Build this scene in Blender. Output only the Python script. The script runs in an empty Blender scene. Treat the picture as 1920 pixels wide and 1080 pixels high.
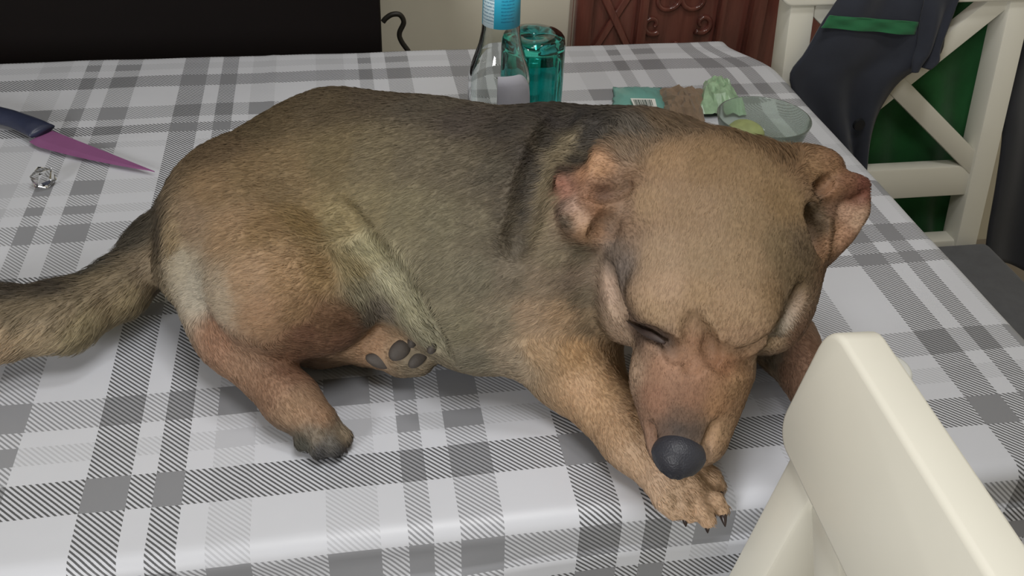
import bpy, bmesh, math, random
import numpy as np
from mathutils import Matrix, Vector

random.seed(4); rng = np.random.default_rng(4)
SC = bpy.context.scene
COL = SC.collection
TZ = 0.75                       # height of the table top

# ------------------------------------------------------------------ camera
CAM = np.array([0.0, 0.0, TZ + 0.5])
FPX = 1844.4
MV = np.array([[0.98484, -0.16925, 0.03811],
               [-0.06794, -0.58579, -0.80762],
               [0.15902, 0.79279, -0.58842]])
def camera_axes():
    p, r, y = 0.629014, 0.047145, 0.196300
    cy, sy, cp, sp, cr, sr = math.cos(y), math.sin(y), math.cos(p), math.sin(p), math.cos(r), math.sin(r)
    Yw = np.array([[cy, -sy, 0], [sy, cy, 0], [0, 0, 1]])
    B = np.array([[1, 0, 0], [0, 0, -1], [0, 1, 0.]])
    P = np.array([[1, 0, 0], [0, cp, -sp], [0, sp, cp]])
    Q = np.array([[cr, -sr, 0], [sr, cr, 0], [0, 0, 1]])
    return Q @ P @ B @ Yw
MV = camera_axes()
cam_data = bpy.data.cameras.new('camera')
cam_data.sensor_width = 36.0
cam_data.lens = FPX / 1920 * 36.0
cam_data.clip_start = 0.02
cam_ob = bpy.data.objects.new('camera', cam_data); COL.objects.link(cam_ob)
_m = Matrix.Identity(4)
for i in range(3):
    _m[i][0] = MV[0][i]; _m[i][1] = -MV[1][i]; _m[i][2] = -MV[2][i]; _m[i][3] = CAM[i]
cam_ob.matrix_world = _m
SC.camera = cam_ob

# ------------------------------------------------------------------ world, lamps, exposure
world = bpy.data.worlds.new('world'); SC.world = world; world.use_nodes = True
world.node_tree.nodes['Background'].inputs[0].default_value = (0.75, 0.8, 0.9, 1)
world.node_tree.nodes['Background'].inputs[1].default_value = 0.03
def area(name, loc, target, size, energy, col):
    d = bpy.data.lights.new(name, 'AREA'); d.shape = 'DISK'; d.size = size; d.energy = energy; d.color = col
    o = bpy.data.objects.new(name, d); COL.objects.link(o); o.location = loc
    o.rotation_euler = (Vector(target) - Vector(loc)).to_track_quat('-Z', 'Y').to_euler()
    return o
area('pendant_lamp', (0.10, 0.24, 1.75), (0.10, 0.26, 0.75), 0.36, 3.2, (1.0, 0.985, 0.975))
area('wall_lamp', (-1.20, -1.15, 1.50), (0.25, 0.35, 0.85), 0.60, 19.5, (1.0, 0.985, 0.975))
area('back_wall_fill', (0.35, 0.62, 2.60), (0.45, 1.75, 0.85), 0.30, 6.0, (1.0, 0.985, 0.975))  # unseen fill light, added to brighten the back wall and door
SC.view_settings.view_transform = 'Standard'; SC.view_settings.look = 'None'
SC.view_settings.exposure = 0.46; SC.view_settings.gamma = 1.0
SC.view_settings.use_curve_mapping = False

# ------------------------------------------------------------------ helpers
def srgb(r, g, b):
    f = lambda c: ((c / 255) / 12.92 if c / 255 <= 0.04045 else ((c / 255 + 0.055) / 1.055) ** 2.4)
    return (f(r), f(g), f(b))
def ray(px, py):
    return MV.T @ np.array([(px - 960) / FPX, (py - 540) / FPX, 1.0])
def Q(px, py, z):               # point seen at (px,py) of the photograph, z above the table top
    d = ray(px, py); return CAM + d * ((TZ + z - CAM[2]) / d[2])
def QY(px, py, Y):              # same, at depth Y in the room
    d = ray(px, py); return CAM + d * (Y / d[1])
def RM(p, rpx):                 # a length of rpx pixels at the distance of p
    return rpx * (MV[2] @ (np.asarray(p) - CAM)) / FPX

def tag(o, label=None, cat=None, group=None, kind=None):
    if label: o['label'] = label
    if cat: o['category'] = cat
    if group: o['group'] = group
    if kind: o['kind'] = kind
    return o
def empty(name, loc, rz=0.0):
    o = bpy.data.objects.new(name, None); COL.objects.link(o); o.location = loc; o.rotation_euler = (0, 0, rz)
    o.empty_display_size = 0.05
    return o
def link(name, me, mats=None, parent=None, smooth=True):
    o = bpy.data.objects.new(name, me); COL.objects.link(o)
    if mats is not None:
        for m in (mats if isinstance(mats, (list, tuple)) else [mats]): me.materials.append(m)
    if smooth and len(me.polygons): me.polygons.foreach_set('use_smooth', [True] * len(me.polygons))
    if parent: o.parent = parent
    return o
def from_bm(name, bm, mats, parent=None, smooth=True, auto=None):
    bmesh.ops.recalc_face_normals(bm, faces=bm.faces)
    if auto is not None:
        for e in bm.edges:
            e.smooth = not (len(e.link_faces) == 2 and e.calc_face_angle(0) > math.radians(auto))
    me = bpy.data.meshes.new(name); bm.to_mesh(me); bm.free()
    return link(name, me, mats, parent, smooth)
def from_np(name, V, F, mats, parent=None, smooth=True):
    me = bpy.data.meshes.new(name); me.from_pydata([tuple(v) for v in V], [], [tuple(int(i) for i in f) for f in F]); me.update()
    return link(name, me, mats, parent, smooth)
def box_bm(lo, hi, bev=0.0, seg=2, bm=None, mat=None):
    b = bmesh.new()
    bmesh.ops.create_cube(b, size=1)
    lo, hi = np.array(lo, float), np.array(hi, float)
    for v in b.verts: v.co = Vector((lo + hi) / 2 + np.array(v.co) * (hi - lo))
    if bev: bmesh.ops.bevel(b, geom=list(b.edges), offset=bev, segments=seg, profile=0.5, affect='EDGES')
    if mat is not None: b.transform(mat)
    if bm is None: return b
    me = bpy.data.meshes.new('t'); b.to_mesh(me); b.free(); bm.from_mesh(me); bpy.data.meshes.remove(me)
    return bm
def tube_np(path, rad, n=10, cap=True):
    path = np.array(path, float); m = len(path)
    rad = np.full(m, rad) if np.isscalar(rad) else np.array(rad, float)
    T = np.gradient(path, axis=0); T /= np.linalg.norm(T, axis=1)[:, None] + 1e-12
    up = np.array([0, 0, 1.0]) if abs(T[0][2]) < 0.9 else np.array([1.0, 0, 0])
    V = []; F = []; a = np.cross(T[0], up)
    for i in range(m):
        a = a - T[i] * (a @ T[i]); a /= np.linalg.norm(a); b = np.cross(T[i], a)
        for j in range(n):
            t = 2 * math.pi * j / n
            V.append(path[i] + rad[i] * (math.cos(t) * a + math.sin(t) * b))
    for i in range(m - 1):
        for j in range(n):
            F.append((i * n + j, i * n + (j + 1) % n, (i + 1) * n + (j + 1) % n, (i + 1) * n + j))
    if cap:
        F.append(tuple(range(n))[::-1]); F.append(tuple((m - 1) * n + j for j in range(n)))
    return V, F
def spline(pts, n=40):          # Catmull-Rom through pts
    P = np.array(pts, float); P = np.vstack([2 * P[0] - P[1], P, 2 * P[-1] - P[-2]])
    out = []
    segs = len(P) - 3
    for t in np.linspace(0, segs - 1e-9, n):
        i = int(t); u = t - i; a, b, c, d = P[i:i + 4]
        out.append(0.5 * (2 * b + (c - a) * u + (2 * a - 5 * b + 4 * c - d) * u * u + (3 * b - a - 3 * c + d) * u ** 3))
    return np.array(out)
def lathe_np(prof, n=48, c=(0, 0, 0), close=False):
    V = []; F = []; m = len(prof)
    for r, z in prof:
        for j in range(n):
            t = 2 * math.pi * j / n; V.append((c[0] + r * math.cos(t), c[1] + r * math.sin(t), c[2] + z))
    for i in range(m if close else m - 1):
        i2 = (i + 1) % m
        for j in range(n):
            F.append((i * n + j, i * n + (j + 1) % n, i2 * n + (j + 1) % n, i2 * n + j))
    return V, F

class NT:                       # small node-tree writer
    def __init__(s, name, blank=False):
        s.m = bpy.data.materials.new(name); s.m.use_nodes = True; s.t = s.m.node_tree
        s.p = s.t.nodes['Principled BSDF']; s.out = s.t.nodes['Material Output']
    def n(s, typ, **kw):
        x = s.t.nodes.new(typ)
        for k, v in kw.items(): setattr(x, k, v)
        return x
    def l(s, a, b): s.t.links.new(a, b)
    def math(s, op, a, b=None, c=None):
        x = s.n('ShaderNodeMath', operation=op)
        for i, q in enumerate((a, b, c)):
            if q is None: continue
            if isinstance(q, (int, float)): x.inputs[i].default_value = q
            else: s.l(q, x.inputs[i])
        return x.outputs[0]
    def noise(s, scale, detail=3, rough=0.5, vec=None):
        x = s.n('ShaderNodeTexNoise'); x.inputs['Scale'].default_value = scale; x.inputs['Detail'].default_value = detail
        x.inputs['Roughness'].default_value = rough
        if vec is not None: s.l(vec, x.inputs['Vector'])
        return x
    def ramp(s, fac, stops, interp='LINEAR'):
        x = s.n('ShaderNodeValToRGB'); r = x.color_ramp; r.interpolation = interp
        while len(r.elements) > 1: r.elements.remove(r.elements[-1])
        first = True
        for pos, c in stops:
            c = (c, c, c, 1) if isinstance(c, (int, float)) else (*c[:3], 1)
            if first: r.elements[0].position = pos; r.elements[0].color = c; first = False
            else:
                e = r.elements.new(pos); e.color = c
        s.l(fac, x.inputs[0]); return x.outputs[0]
    def obj(s): return s.n('ShaderNodeTexCoord').outputs['Object']
    def bump(s, h, strength, dist=0.001):
        b = s.n('ShaderNodeBump'); b.inputs['Strength'].default_value = strength; b.inputs['Distance'].default_value = dist
        s.l(h, b.inputs['Height']); s.l(b.outputs[0], s.p.inputs['Normal']); return b
    def set(s, **kw):
        for k, v in kw.items():
            i = s.p.inputs[k.replace('_', ' ')]
            i.default_value = (*v, 1) if isinstance(v, tuple) and len(v) == 3 and i.type == 'RGBA' else v
        return s
def painted(name, c, rough=0.4, var=0.08, scale=12, bump=0.05, bscale=200, **kw):
    t = NT(name); o = t.obj()
    nz = t.noise(scale, 4, 0.55, o)
    a = tuple(x * (1 - var) for x in c); b = tuple(min(1, x * (1 + var)) for x in c)
    t.l(t.ramp(nz.outputs[0], [(0.3, a), (0.7, b)]), t.p.inputs['Base Color'])
    t.set(Roughness=rough, **kw)
    if bump: t.bump(t.noise(bscale, 2, 0.5, o).outputs[0], bump, 0.0005)
    return t.m
def cloth_mat(name, c, var=0.2, scale=25):
    t = NT(name); o = t.obj()
    nz = t.noise(scale, 5, 0.6, o)
    t.l(t.ramp(nz.outputs[0], [(0.3, tuple(x * (1 - var) for x in c)), (0.75, tuple(x * (1 + var) for x in c))]), t.p.inputs['Base Color'])
    w1 = t.n('ShaderNodeTexWave'); w1.inputs['Scale'].default_value = 500; t.l(o, w1.inputs['Vector'])
    w2 = t.n('ShaderNodeTexWave', bands_direction='Z'); w2.inputs['Scale'].default_value = 500; t.l(o, w2.inputs['Vector'])
    t.bump(t.math('ADD', w1.outputs[1], w2.outputs[1]), 0.25, 0.0004)
    t.set(Roughness=0.9, Sheen_Weight=0.15)
    return t.m
def glass_mat(name, col, rough=0.0, ior=1.45, weight=1.0):
    t = NT(name); t.set(Base_Color=col, Roughness=rough, IOR=ior, Transmission_Weight=weight)
    return t.m

MAT = {}
MAT['cream'] = painted('cream_paint', srgb(216, 214, 202), 0.32, 0.03, 6, 0.03, 60)
MAT['wall'] = painted('cream_wall_paint', srgb(224, 219, 200), 0.8, 0.04, 5, 0.1, 120)
MAT['ceiling'] = painted('white_ceiling_paint', srgb(220, 218, 210), 0.9, 0.02, 5, 0.05)
MAT['floor'] = painted('floor_tile', srgb(150, 140, 128), 0.4, 0.08, 8, 0.02)
MAT['dark'] = painted('black_brown_laminate', srgb(16, 11, 11), 0.7, 0.15, 9, 0.03, 90, Specular_IOR_Level=0.2)
MAT['cable'] = painted('black_rubber', srgb(46, 44, 38), 0.5, 0.1, 30, 0)
MAT['wood'] = painted('table_wood', srgb(120, 86, 58), 0.5, 0.15, 14, 0.05)
MAT['seat'] = cloth_mat('grey_seat_fabric', srgb(88, 90, 95), 0.12, 60)
MAT['navy'] = cloth_mat('navy_cloth', srgb(40, 44, 55), 0.15, 30)
MAT['jacket'] = cloth_mat('black_blue_cloth', srgb(34, 37, 45), 0.15, 30)
MAT['green'] = cloth_mat('green_cloth', srgb(28, 92, 44), 0.3, 14)
MAT['greenstripe'] = cloth_mat('green_stripe_cloth', srgb(34, 104, 64), 0.12, 30)
MAT['button'] = painted('black_button', srgb(24, 26, 30), 0.35, 0.1, 30, 0)

# lacquered red-brown carved wood
t = NT('red_lacquered_wood'); o = t.obj()
mp = t.n('ShaderNodeMapping'); mp.inputs['Scale'].default_value = (14, 14, 1.6); t.l(o, mp.inputs[0])
nz = t.noise(2.5, 5, 0.6, mp.outputs[0])
t.l(t.ramp(nz.outputs[0], [(0.25, srgb(78, 44, 38)), (0.55, srgb(122, 72, 62)), (0.8, srgb(136, 88, 76))]), t.p.inputs['Base Color'])
t.bump(nz.outputs[0], 0.15, 0.002); t.set(Roughness=0.2, Coat_Weight=0.6, Coat_Roughness=0.08); MAT['redwood'] = t.m

# ------------------------------------------------------------------ tablecloth material (twill check)
VB = [(0.0, 0.0284, 3), (0.0445, 0.0635, 3), (0.0815, 0.109, 1), (0.156, 0.1895, 1), (0.2075, 0.224, 2), (0.241, 0.2705, 2)]
VP, V0 = 0.321, -0.1850
HB = [(0.0, 0.0283, 3), (0.0464, 0.0644, 1), (0.0801, 0.1101, 2), (0.2079, 0.2254, 3), (0.2428, 0.2732, 3), (0.3254, 0.3554, 2),
      (0.3734, 0.3879, 1), (0.4094, 0.4364, 1), (0.5024, 0.5164, 1), (0.5324, 0.5524, 3), (0.5684, 0.5989, 2)]
HPd, H0 = 0.6514, 0.4626
def make_cloth():
    t = NT('check_oilcloth')
    uv = t.n('ShaderNodeUVMap'); uv.uv_map = 'cloth'
    sp = t.n('ShaderNodeSeparateXYZ'); t.l(uv.outputs[0], sp.inputs[0]); u, v = sp.outputs[0], sp.outputs[1]
    def bands(c, B, per, off):
        f = t.math('FRACT', t.math('DIVIDE', t.math('SUBTRACT', c, off), per))
        st = []
        for a, b, k in B:
            if not st and a > 0: st.append((0.0, 0.0))
            st.append((a / per, k / 3.0)); st.append((b / per, 0.0))
        return t.math('ROUND', t.math('MULTIPLY', t.ramp(f, st, 'CONSTANT'), 3.0))
    # ColorRamp output is a colour; Math reads its luminance, equal for greys
    tv, th = bands(u, VB, VP, V0), bands(v, HB, HPd, H0)
    idx = t.math('DIVIDE', t.math('ADD', t.math('ADD', t.math('MULTIPLY', tv, 4.0), th), 0.5), 16.0)
    W, L1, L2, G, D, DD, G2, W2 = 0.60, 0.48, 0.48, 0.265, 0.095, 0.235, 0.33, 0.56
    line = [W, L1, G, D, L1, L2, G, D, G, G, G, D, D, D, D, DD]
    gap = [W, W, W, W, W, L2, G, W2, W, G, G, G2, W, W2, G2, DD]
    cl = t.ramp(idx, [(i / 16, x) for i, x in enumerate(line)], 'CONSTANT')
    cg = t.ramp(idx, [(i / 16, x) for i, x in enumerate(gap)], 'CONSTANT')
    ph = t.math('FRACT', t.math('DIVIDE', t.math('ADD', u, v), 0.0041))
    wb = t.noise(900, 2, 0.6, uv.outputs[0])
    ph2 = t.math('ADD', ph, t.math('MULTIPLY', t.math('SUBTRACT', wb.outputs[0], 0.5), 0.12))
    mask = t.ramp(t.math('ABSOLUTE', t.math('SUBTRACT', ph2, 0.5)), [(0.20, 1.0), (0.27, 0.0)])
    mx = t.n('ShaderNodeMix', data_type='RGBA'); t.l(mask, mx.inputs[0]); t.l(cg, mx.inputs[6]); t.l(cl, mx.inputs[7])
    tint = t.n('ShaderNodeMix', data_type='RGBA', blend_type='MULTIPLY'); tint.inputs[0].default_value = 1
    tint.inputs[7].default_value = (0.955, 0.985, 1.06, 1); t.l(mx.outputs[2], tint.inputs[6])
    t.l(tint.outputs[2], t.p.inputs['Base Color'])
    s1 = t.noise(9, 3, 0.5, uv.outputs[0]); s2 = t.noise(1600, 2, 0.5, uv.outputs[0])
    h = t.math('ADD', t.math('MULTIPLY', s1.outputs[0], 2.2), t.math('MULTIPLY', s2.outputs[0], 0.05))
    t.bump(h, 0.35, 0.002)
    t.set(Roughness=0.42, Specular_IOR_Level=0.4)
    return t.m
MAT['cloth'] = make_cloth()

# ------------------------------------------------------------------ setting
WALLY = 1.75
def slab(name, lo, hi, m, bev=0.0):
    o = from_bm(name, box_bm(lo, hi, bev), m, smooth=False); tag(o, kind='structure'); return o
slab('floor', (-2.2, -1.8, -0.05), (2.2, WALLY + 0.05, 0.0), MAT['floor'])
slab('wall_back', (-2.2, WALLY, 0.0), (2.2, WALLY + 0.1, 2.7), MAT['wall'])
slab('wall_left', (-2.3, -1.8, 0.0), (-2.2, WALLY + 0.1, 2.7), MAT['wall'])
slab('wall_right', (2.2, -1.8, 0.0), (2.3, WALLY + 0.1, 2.7), MAT['wall'])
slab('wall_front', (-2.3, -1.9, 0.0), (2.3, -1.8, 2.7), MAT['wall'])
slab('ceiling', (-2.3, -1.9, 2.7), (2.3, WALLY + 0.1, 2.75), MAT['ceiling'])

# carved door in the back wall
def carved_door():
    x0, x1 = 0.432, 1.34; y = WALLY
    d = from_bm('door_1', box_bm((x0, y - 0.03, 0.0), (x1, y + 0.0, 2.02), 0.003), MAT['redwood'], smooth=False)
    tag(d, 'red-brown lacquered carved wooden door behind the table', kind='structure')
    fr = 0.032
    def piece(name, lo, hi, bev=0.006):
        return from_bm(name, box_bm(lo, hi, bev), MAT['redwood'], d, auto=40)
    # left plank with diagonal battens, stiles, rails, recessed field
    piece('stile', (x0, y - 0.05, 0.0), (x0 + 0.035, y - 0.028, 2.02))
    piece('stile', (x0 + 0.12, y - 0.052, 0.0), (x0 + 0.140, y - 0.028, 2.02))
    piece('stile', (x0 + 0.278, y - 0.05, 0.0), (x0 + 0.292, y - 0.028, 2.02))
    piece('stile', (x0 + 0.34, y - 0.055, 0.0), (x0 + 0.37, y - 0.028, 2.02))
    piece('stile', (x1 - 0.08, y - 0.055, 0.0), (x1, y - 0.028, 2.02))
    for zc in np.arange(0.12, 2.0, 0.155):
        for s in (-1, 1):
            a = np.array([x0 + 0.04, zc - 0.07 * s]); b = np.array([x0 + 0.118, zc + 0.07 * s])
            dv = b - a; L = np.linalg.norm(dv); ang = math.atan2(dv[1], dv[0])
            mt = Matrix.Translation(((a[0] + b[0]) / 2, y - 0.034 + 0.002 * s, (a[1] + b[1]) / 2)) @ Matrix.Rotation(-ang, 4, 'Y')
            from_bm('batten', box_bm((-L / 2, -0.006, -0.007), (L / 2, 0.006, 0.007), 0.002, 1, None, mt), MAT['redwood'], d, auto=40)
    # carved scroll-work down the middle of the field
    cx = x0 + 0.205
    for zc in np.arange(0.22, 2.0, 0.2):
        for s in (-1, 1):
            for (ox, oz, r0, turns, ph) in ((0.028, 0.0, 0.036, 1.25, 0.4), (0.022, 0.075, 0.026, 1.1, 2.6), (0.05, -0.05, 0.020, 1.0, 4.0)):
                th = np.linspace(0, turns * 2 * math.pi, 34); rr = r0 * (1 - 0.72 * th / th[-1])
                pts = np.stack([cx + s * (ox + rr * np.cos(th + ph)), np.full_like(th, y - 0.033), zc + oz + rr * np.sin(th + ph)], 1)
                V, F = tube_np(pts, np.linspace(0.0062, 0.0034, 34), 8)
                from_np('scroll', V, F, MAT['redwood'], d)
        for k in range(5):
            a = math.pi * 2 * k / 5 + 0.3
            bm = bmesh.new(); bmesh.ops.create_icosphere(bm, subdivisions=2, radius=1)
            mt = Matrix.Translation((cx + 0.016 * math.cos(a), y - 0.036, zc + 0.09 + 0.016 * math.sin(a))) @ Matrix.Rotation(-a, 4, 'Y') @ Matrix.Diagonal((0.012, 0.008, 0.007, 1))
            bm.transform(mt); from_bm('petal', bm, MAT['redwood'], d)
carved_door()

# dark cabinet against the wall, with its cable
cab = empty('cabinet', (-0.66, WALLY - 0.2, 0))
tag(cab, 'black-brown cabinet with plain doors standing behind the table beside a hanging cable', 'cabinet')
cx1 = 0.66 + QY(716, 60, WALLY - 0.36)[0]
from_bm('body', box_bm((-0.62, -0.15, 0.05), (cx1, 0.19, 1.35), 0.004), MAT['dark'], cab, auto=40)
from_bm('plinth', box_bm((-0.60, -0.12, 0.0), (cx1 - 0.02, 0.17, 0.05), 0.002), MAT['dark'], cab, auto=40)
for i in range(2):
    w = (cx1 + 0.62) / 2
    dr = from_bm('door', box_bm((-0.62 + i * w + 0.002, -0.168, 0.06), (-0.62 + (i + 1) * w - 0.002, -0.1505, 1.34), 0.003), MAT['dark'], cab, auto=40)
    hx = -0.62 + w + (-0.04 if i == 0 else 0.04)
    V, F = tube_np(spline([(hx, -0.166, 1.16), (hx, -0.19, 1.165), (hx, -0.19, 1.275), (hx, -0.166, 1.28)], 16), 0.005, 8)
    from_np('handle', V, F, MAT['cable'], dr)
yc = WALLY - 0.22
pts = [QY(718, 41, yc), QY(724, 34, yc), QY(736, 27, yc), QY(750, 28, yc), QY(757, 42, yc), QY(749, 62, yc), QY(753, 78, yc), QY(772, 108, yc), QY(785, 160, yc)]
pts += [np.array([pts[-1][0] + 0.01, yc + 0.05, 0.3]), np.array([pts[-1][0] + 0.02, yc + 0.1, 0.006])]
V, F = tube_np(spline(pts, 90), 0.0042, 10)
tag(from_np('power_cable', V, F, MAT['cable']), 'black cable looping out of the dark cabinet in front of the cream wall', 'cable')

# ------------------------------------------------------------------ table and tablecloth
XL, XR, YF, YB = -0.90, 0.553, 0.415, 1.207
tb = empty('dining_table', ((XL + XR) / 2, (YF + YB) / 2, 0)); ox, oy = tb.location[0], tb.location[1]
tag(tb, 'dining table under the grey check cloth, bearing the dog', 'table')
from_bm('tabletop', box_bm((XL - ox + .012, YF - oy + .012, TZ - .032), (XR - ox - .045, YB - oy - .025, TZ - .003), .006), MAT['wood'], tb, auto=40)
for sx in (-1, 1):
    for sy in (-1, 1):
        hx, hy = sx * ((XR - XL) / 2 - 0.08), sy * ((YB - YF) / 2 - 0.07)
        b = box_bm((hx - .03, hy - .03, 0), (hx + .03, hy + .03, TZ - .033), .004)
        for v in b.verts:
            if v.co.z < 0.1: v.co.x = hx + (v.co.x - hx) * .65; v.co.y = hy + (v.co.y - hy) * .65
        from_bm('leg', b, MAT['wood'], tb, auto=40)
for sy in (-1, 1):
    hy = sy * ((YB - YF) / 2 - 0.07)
    from_bm('apron', box_bm((-(XR - XL) / 2 + .115, hy - .01, TZ - .11), ((XR - XL) / 2 - .115, hy + .01, TZ - .034), .002), MAT['wood'], tb, auto=40)

def drop_profile(s, a, b, r):
    """flat between a and b, rolled over radius r at both ends; returns position and drop, per cloth length s"""
    pos = np.array(s, float); dz = np.zeros_like(pos)
    def end(over):
        q = np.clip(over, 0, None); arc = r * math.pi / 2
        th = np.clip(q / r, 0, math.pi / 2); p = r * np.sin(th); d = r * (1 - np.cos(th))
        d = d + np.clip(q - arc, 0, None); return p, d
    p, d = end(pos - (b - r)); pos = np.where(s > b - r, b - r + p, pos); dz += d
    p, d = end((a + r) - np.array(s, float)); pos = np.where(np.array(s) < a + r, a + r - p, pos); dz += d
    return pos, dz
def sstep(a, b, x):
    t_ = np.clip((x - a) / (b - a), 0, 1); return t_ * t_ * (3 - 2 * t_)
def build_cloth():
    hang = 0.17
    us = np.concatenate([np.arange(XL - hang, XL, .02), np.arange(XL, XR - .04, .01), np.arange(XR - .04, XR + .02, .004), np.arange(XR + .02, XR + .13, .012)])
    vs = np.concatenate([np.arange(YF - hang, YF - .03, .01), np.arange(YF - .03, YF + .04, .004), np.arange(YF + .04, YB - .03, .01), np.arange(YB - .03, YB + .02, .005), np.arange(YB + .02, YB + hang, .015)])
    U, Vv = np.meshgrid(us, vs, indexing='ij')
    X, dx = drop_profile(U, XL, XR, 0.012); Y, dy = drop_profile(Vv, YF, YB, 0.013)
    # rounded far right corner
    X = X - 0.035 * sstep(1.09, 1.19, Y) ** 1.5 * sstep(0.40, 0.55, X)
    corner = np.minimum(dx, dy)
    Z = -np.maximum(dx, dy) - 0.5 * corner
    # flare of the hanging cloth, soft waves
    fl = np.clip(dy - .02, 0, None); sgn = np.where(Vv < .8, -1.0, 1.0)
    Y = Y + sgn * (0.10 * fl + 0.018 * np.sin(U * 21 + 1.0) * np.clip(fl / .12, 0, 1)) * np.where(sgn < 0, sstep(.16, .02, U), 1)
    flx = np.clip(dx - .012, 0, None); sx = np.where(U < 0, -1, 1)
    X = X + sx * (0.04 * flx + 0.006 * np.sin(Vv * 23) * np.clip(flx / .1, 0, 1))
    flat = (np.maximum(dx, dy) < 1e-4)
    # pressed fold line and slight waves of the flat cloth
    Z = Z + 0.0012 * np.exp(-((U + 0.0775) / 0.0035) ** 2) + 0.0009 * np.exp(-((U - 0.155) / 0.006) ** 2) * sstep(.6, .5, Vv)
    Z = Z + 0.0007 * np.sin(U * 31 + 2 * np.sin(Vv * 9)) * np.sin(Vv * 27 + 1.5 * np.sin(U * 12))
    P = np.stack([X, Y, TZ + Z], -1).reshape(-1, 3)
    nu, nv = len(us), len(vs)
    I = np.arange(nu * nv).reshape(nu, nv)
    F = np.stack([I[:-1, :-1], I[1:, :-1], I[1:, 1:], I[:-1, 1:]], -1).reshape(-1, 4)
    ob = from_np('tablecloth', P, F, MAT['cloth'])
    me = ob.data; uvl = me.uv_layers.new(name='cloth')
    li = np.empty(len(me.loops), np.int32); me.loops.foreach_get('vertex_index', li)
    UVs = np.stack([U.reshape(-1), Vv.reshape(-1)], -1)[li]
    uvl.data.foreach_set('uv', UVs.astype(np.float32).reshape(-1))
    md = ob.modifiers.new('thick', 'SOLIDIFY'); md.thickness = 0.0012; md.offset = -1
    tag(ob, 'grey and white check oilcloth draped over the dining table', 'tablecloth')
    return ob
build_cloth()

# ------------------------------------------------------------------ chairs
def lean(z, base=0.47): return 0.19 + 0.18 * (z - base)
def make_chair(label, loc, rz):
    c = empty('dining_chair', loc, rz); tag(c, label, 'chair', 'cream cross-back dining chairs')
    def part(name, bm, m=None, parent=c): return from_bm(name, bm, m or MAT['cream'], parent, auto=35)
    PH, RH = 0.1725, 0.190
    shear = Matrix.Identity(4); shear[1][2] = 0.18; shear[1][3] = 0.19 - 0.18 * 0.47
    for s in (-1, 1):
        lo, hi = sorted((s * PH, s * (PH - 0.034)))
        part('post', box_bm((lo, 0, 0.0), (hi, 0.04, 0.84), .003, 2, None, shear))
    # top rail: rounded slab
    b = bmesh.new()
    z0, z1, r = 0.815, 0.904, 0.019
    pr = []
    for (cx_, cz_, a0) in ((RH - r, z1 - r, 0), (-RH + r, z1 - r, 90), (-RH + r, z0 + r, 180), (RH - r, z0 + r, 270)):
        for k in range(7):
            a = math.radians(a0 + 15 * k); pr.append((cx_ + r * math.cos(a), cz_ + r * math.sin(a)))
    f1 = b.faces.new([b.verts.new((x, -0.006, z)) for x, z in pr])
    ex = bmesh.ops.extrude_face_region(b, geom=[f1]); vs_ = [g for g in ex['geom'] if isinstance(g, bmesh.types.BMVert)]
    for v in vs_: v.co.y += 0.0270
    bmesh.ops.recalc_face_normals(b, faces=b.faces)
    rim = [e for e in b.edges if len(e.link_faces) == 2 and abs(e.calc_face_angle(0)) > 1.2]
    bmesh.ops.bevel(b, geom=rim, offset=.0035, segments=3, profile=.5, affect='EDGES')
    b.transform(shear); part('top_rail', b)
    part('bottom_rail', box_bm((-PH + .03, .006, .54), (PH - .03, .028, .585), .003, 2, None, shear))
    part('bottom_rail', box_bm((-PH + .03, .006, .435), (PH - .03, .034, .470), .003, 2, None, shear))
    for s in (-1, 1):
        a = np.array([-s * (PH - .028), .585]); e = np.array([s * (PH - .028), .822]); d = e - a; L = np.linalg.norm(d) + .03; ang = math.atan2(d[1], d[0])
        mt = shear @ Matrix.Translation((0, .016 + .0012 * s, (a[1] + e[1]) / 2)) @ Matrix.Rotation(-ang, 4, 'Y')
        part('cross_slat', box_bm((-L / 2, -.010, -.014), (L / 2, .010, .014), .0025, 2, None, mt))
    for s in (-1, 1):
        lo, hi = sorted((s * .172, s * .136))
        part('leg', box_bm((lo, -.19, 0), (hi, -.152, .43), .003))
        lo, hi = sorted((s * .168, s * .148))
        part('side_rail', box_bm((lo, -.16, .37), (hi, .185, .43), .002))
    part('front_rail', box_bm((-.14, -.186, .37), (.14, -.166, .43), .002))
    st = part('seat', box_bm((-.178, -.205, .431), (.178, .184, .446), .005))
    b = box_bm((-.180, -.208, .447), (.180, .180, .478), .013, 4)
    for v in b.verts:
        if v.co.z > .465: v.co.z += .008 * max(0, 1 - (v.co.x / .18) ** 2) * max(0, 1 - ((v.co.y + .015) / .195) ** 2)
    part('cushion', b, MAT['seat'], c)
    return c
make_chair('cream cross-back chair with grey cushion, hung with dark clothes, by the table side', (0.7475, 0.898, 0), 0)
make_chair('cream wooden chair closest to the camera, its bare top rail above the table front', (0.0020, 0.2355, 0), -math.pi / 2 - 0.044)

# garments on the far chair
def sheet(name, rows, thick, mats, parent=None, n=28, fold=0.006, seed=0, freq=5.0):
    """rows: list of (left 3D, right 3D) from top to bottom"""
    L = spline([r[0] for r in rows], 44); R_ = spline([r[1] for r in rows], 44)
    V = []; 
    for i in range(44):
        for j in range(n):
            s = j / (n - 1); p = L[i] * (1 - s) + R_[i] * s
            w = fold * (math.sin(freq * s * 2 * math.pi + seed + 0.9 * math.sin(i * .11 + seed)) + .5 * math.sin(2.3 * freq * s * math.pi + i * .05 + 2 * seed))
            w *= min(1, i / 10 + .25)
            V.append(p + np.array([0, w, 0]))
    F = [(i * n + j, i * n + j + 1, (i + 1) * n + j + 1, (i + 1) * n + j) for i in range(43) for j in range(n - 1)]
    o = from_np(name, V, F, mats, parent)
    md = o.modifiers.new('thick', 'SOLIDIFY'); md.thickness = thick; md.offset = 0
    return o
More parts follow.
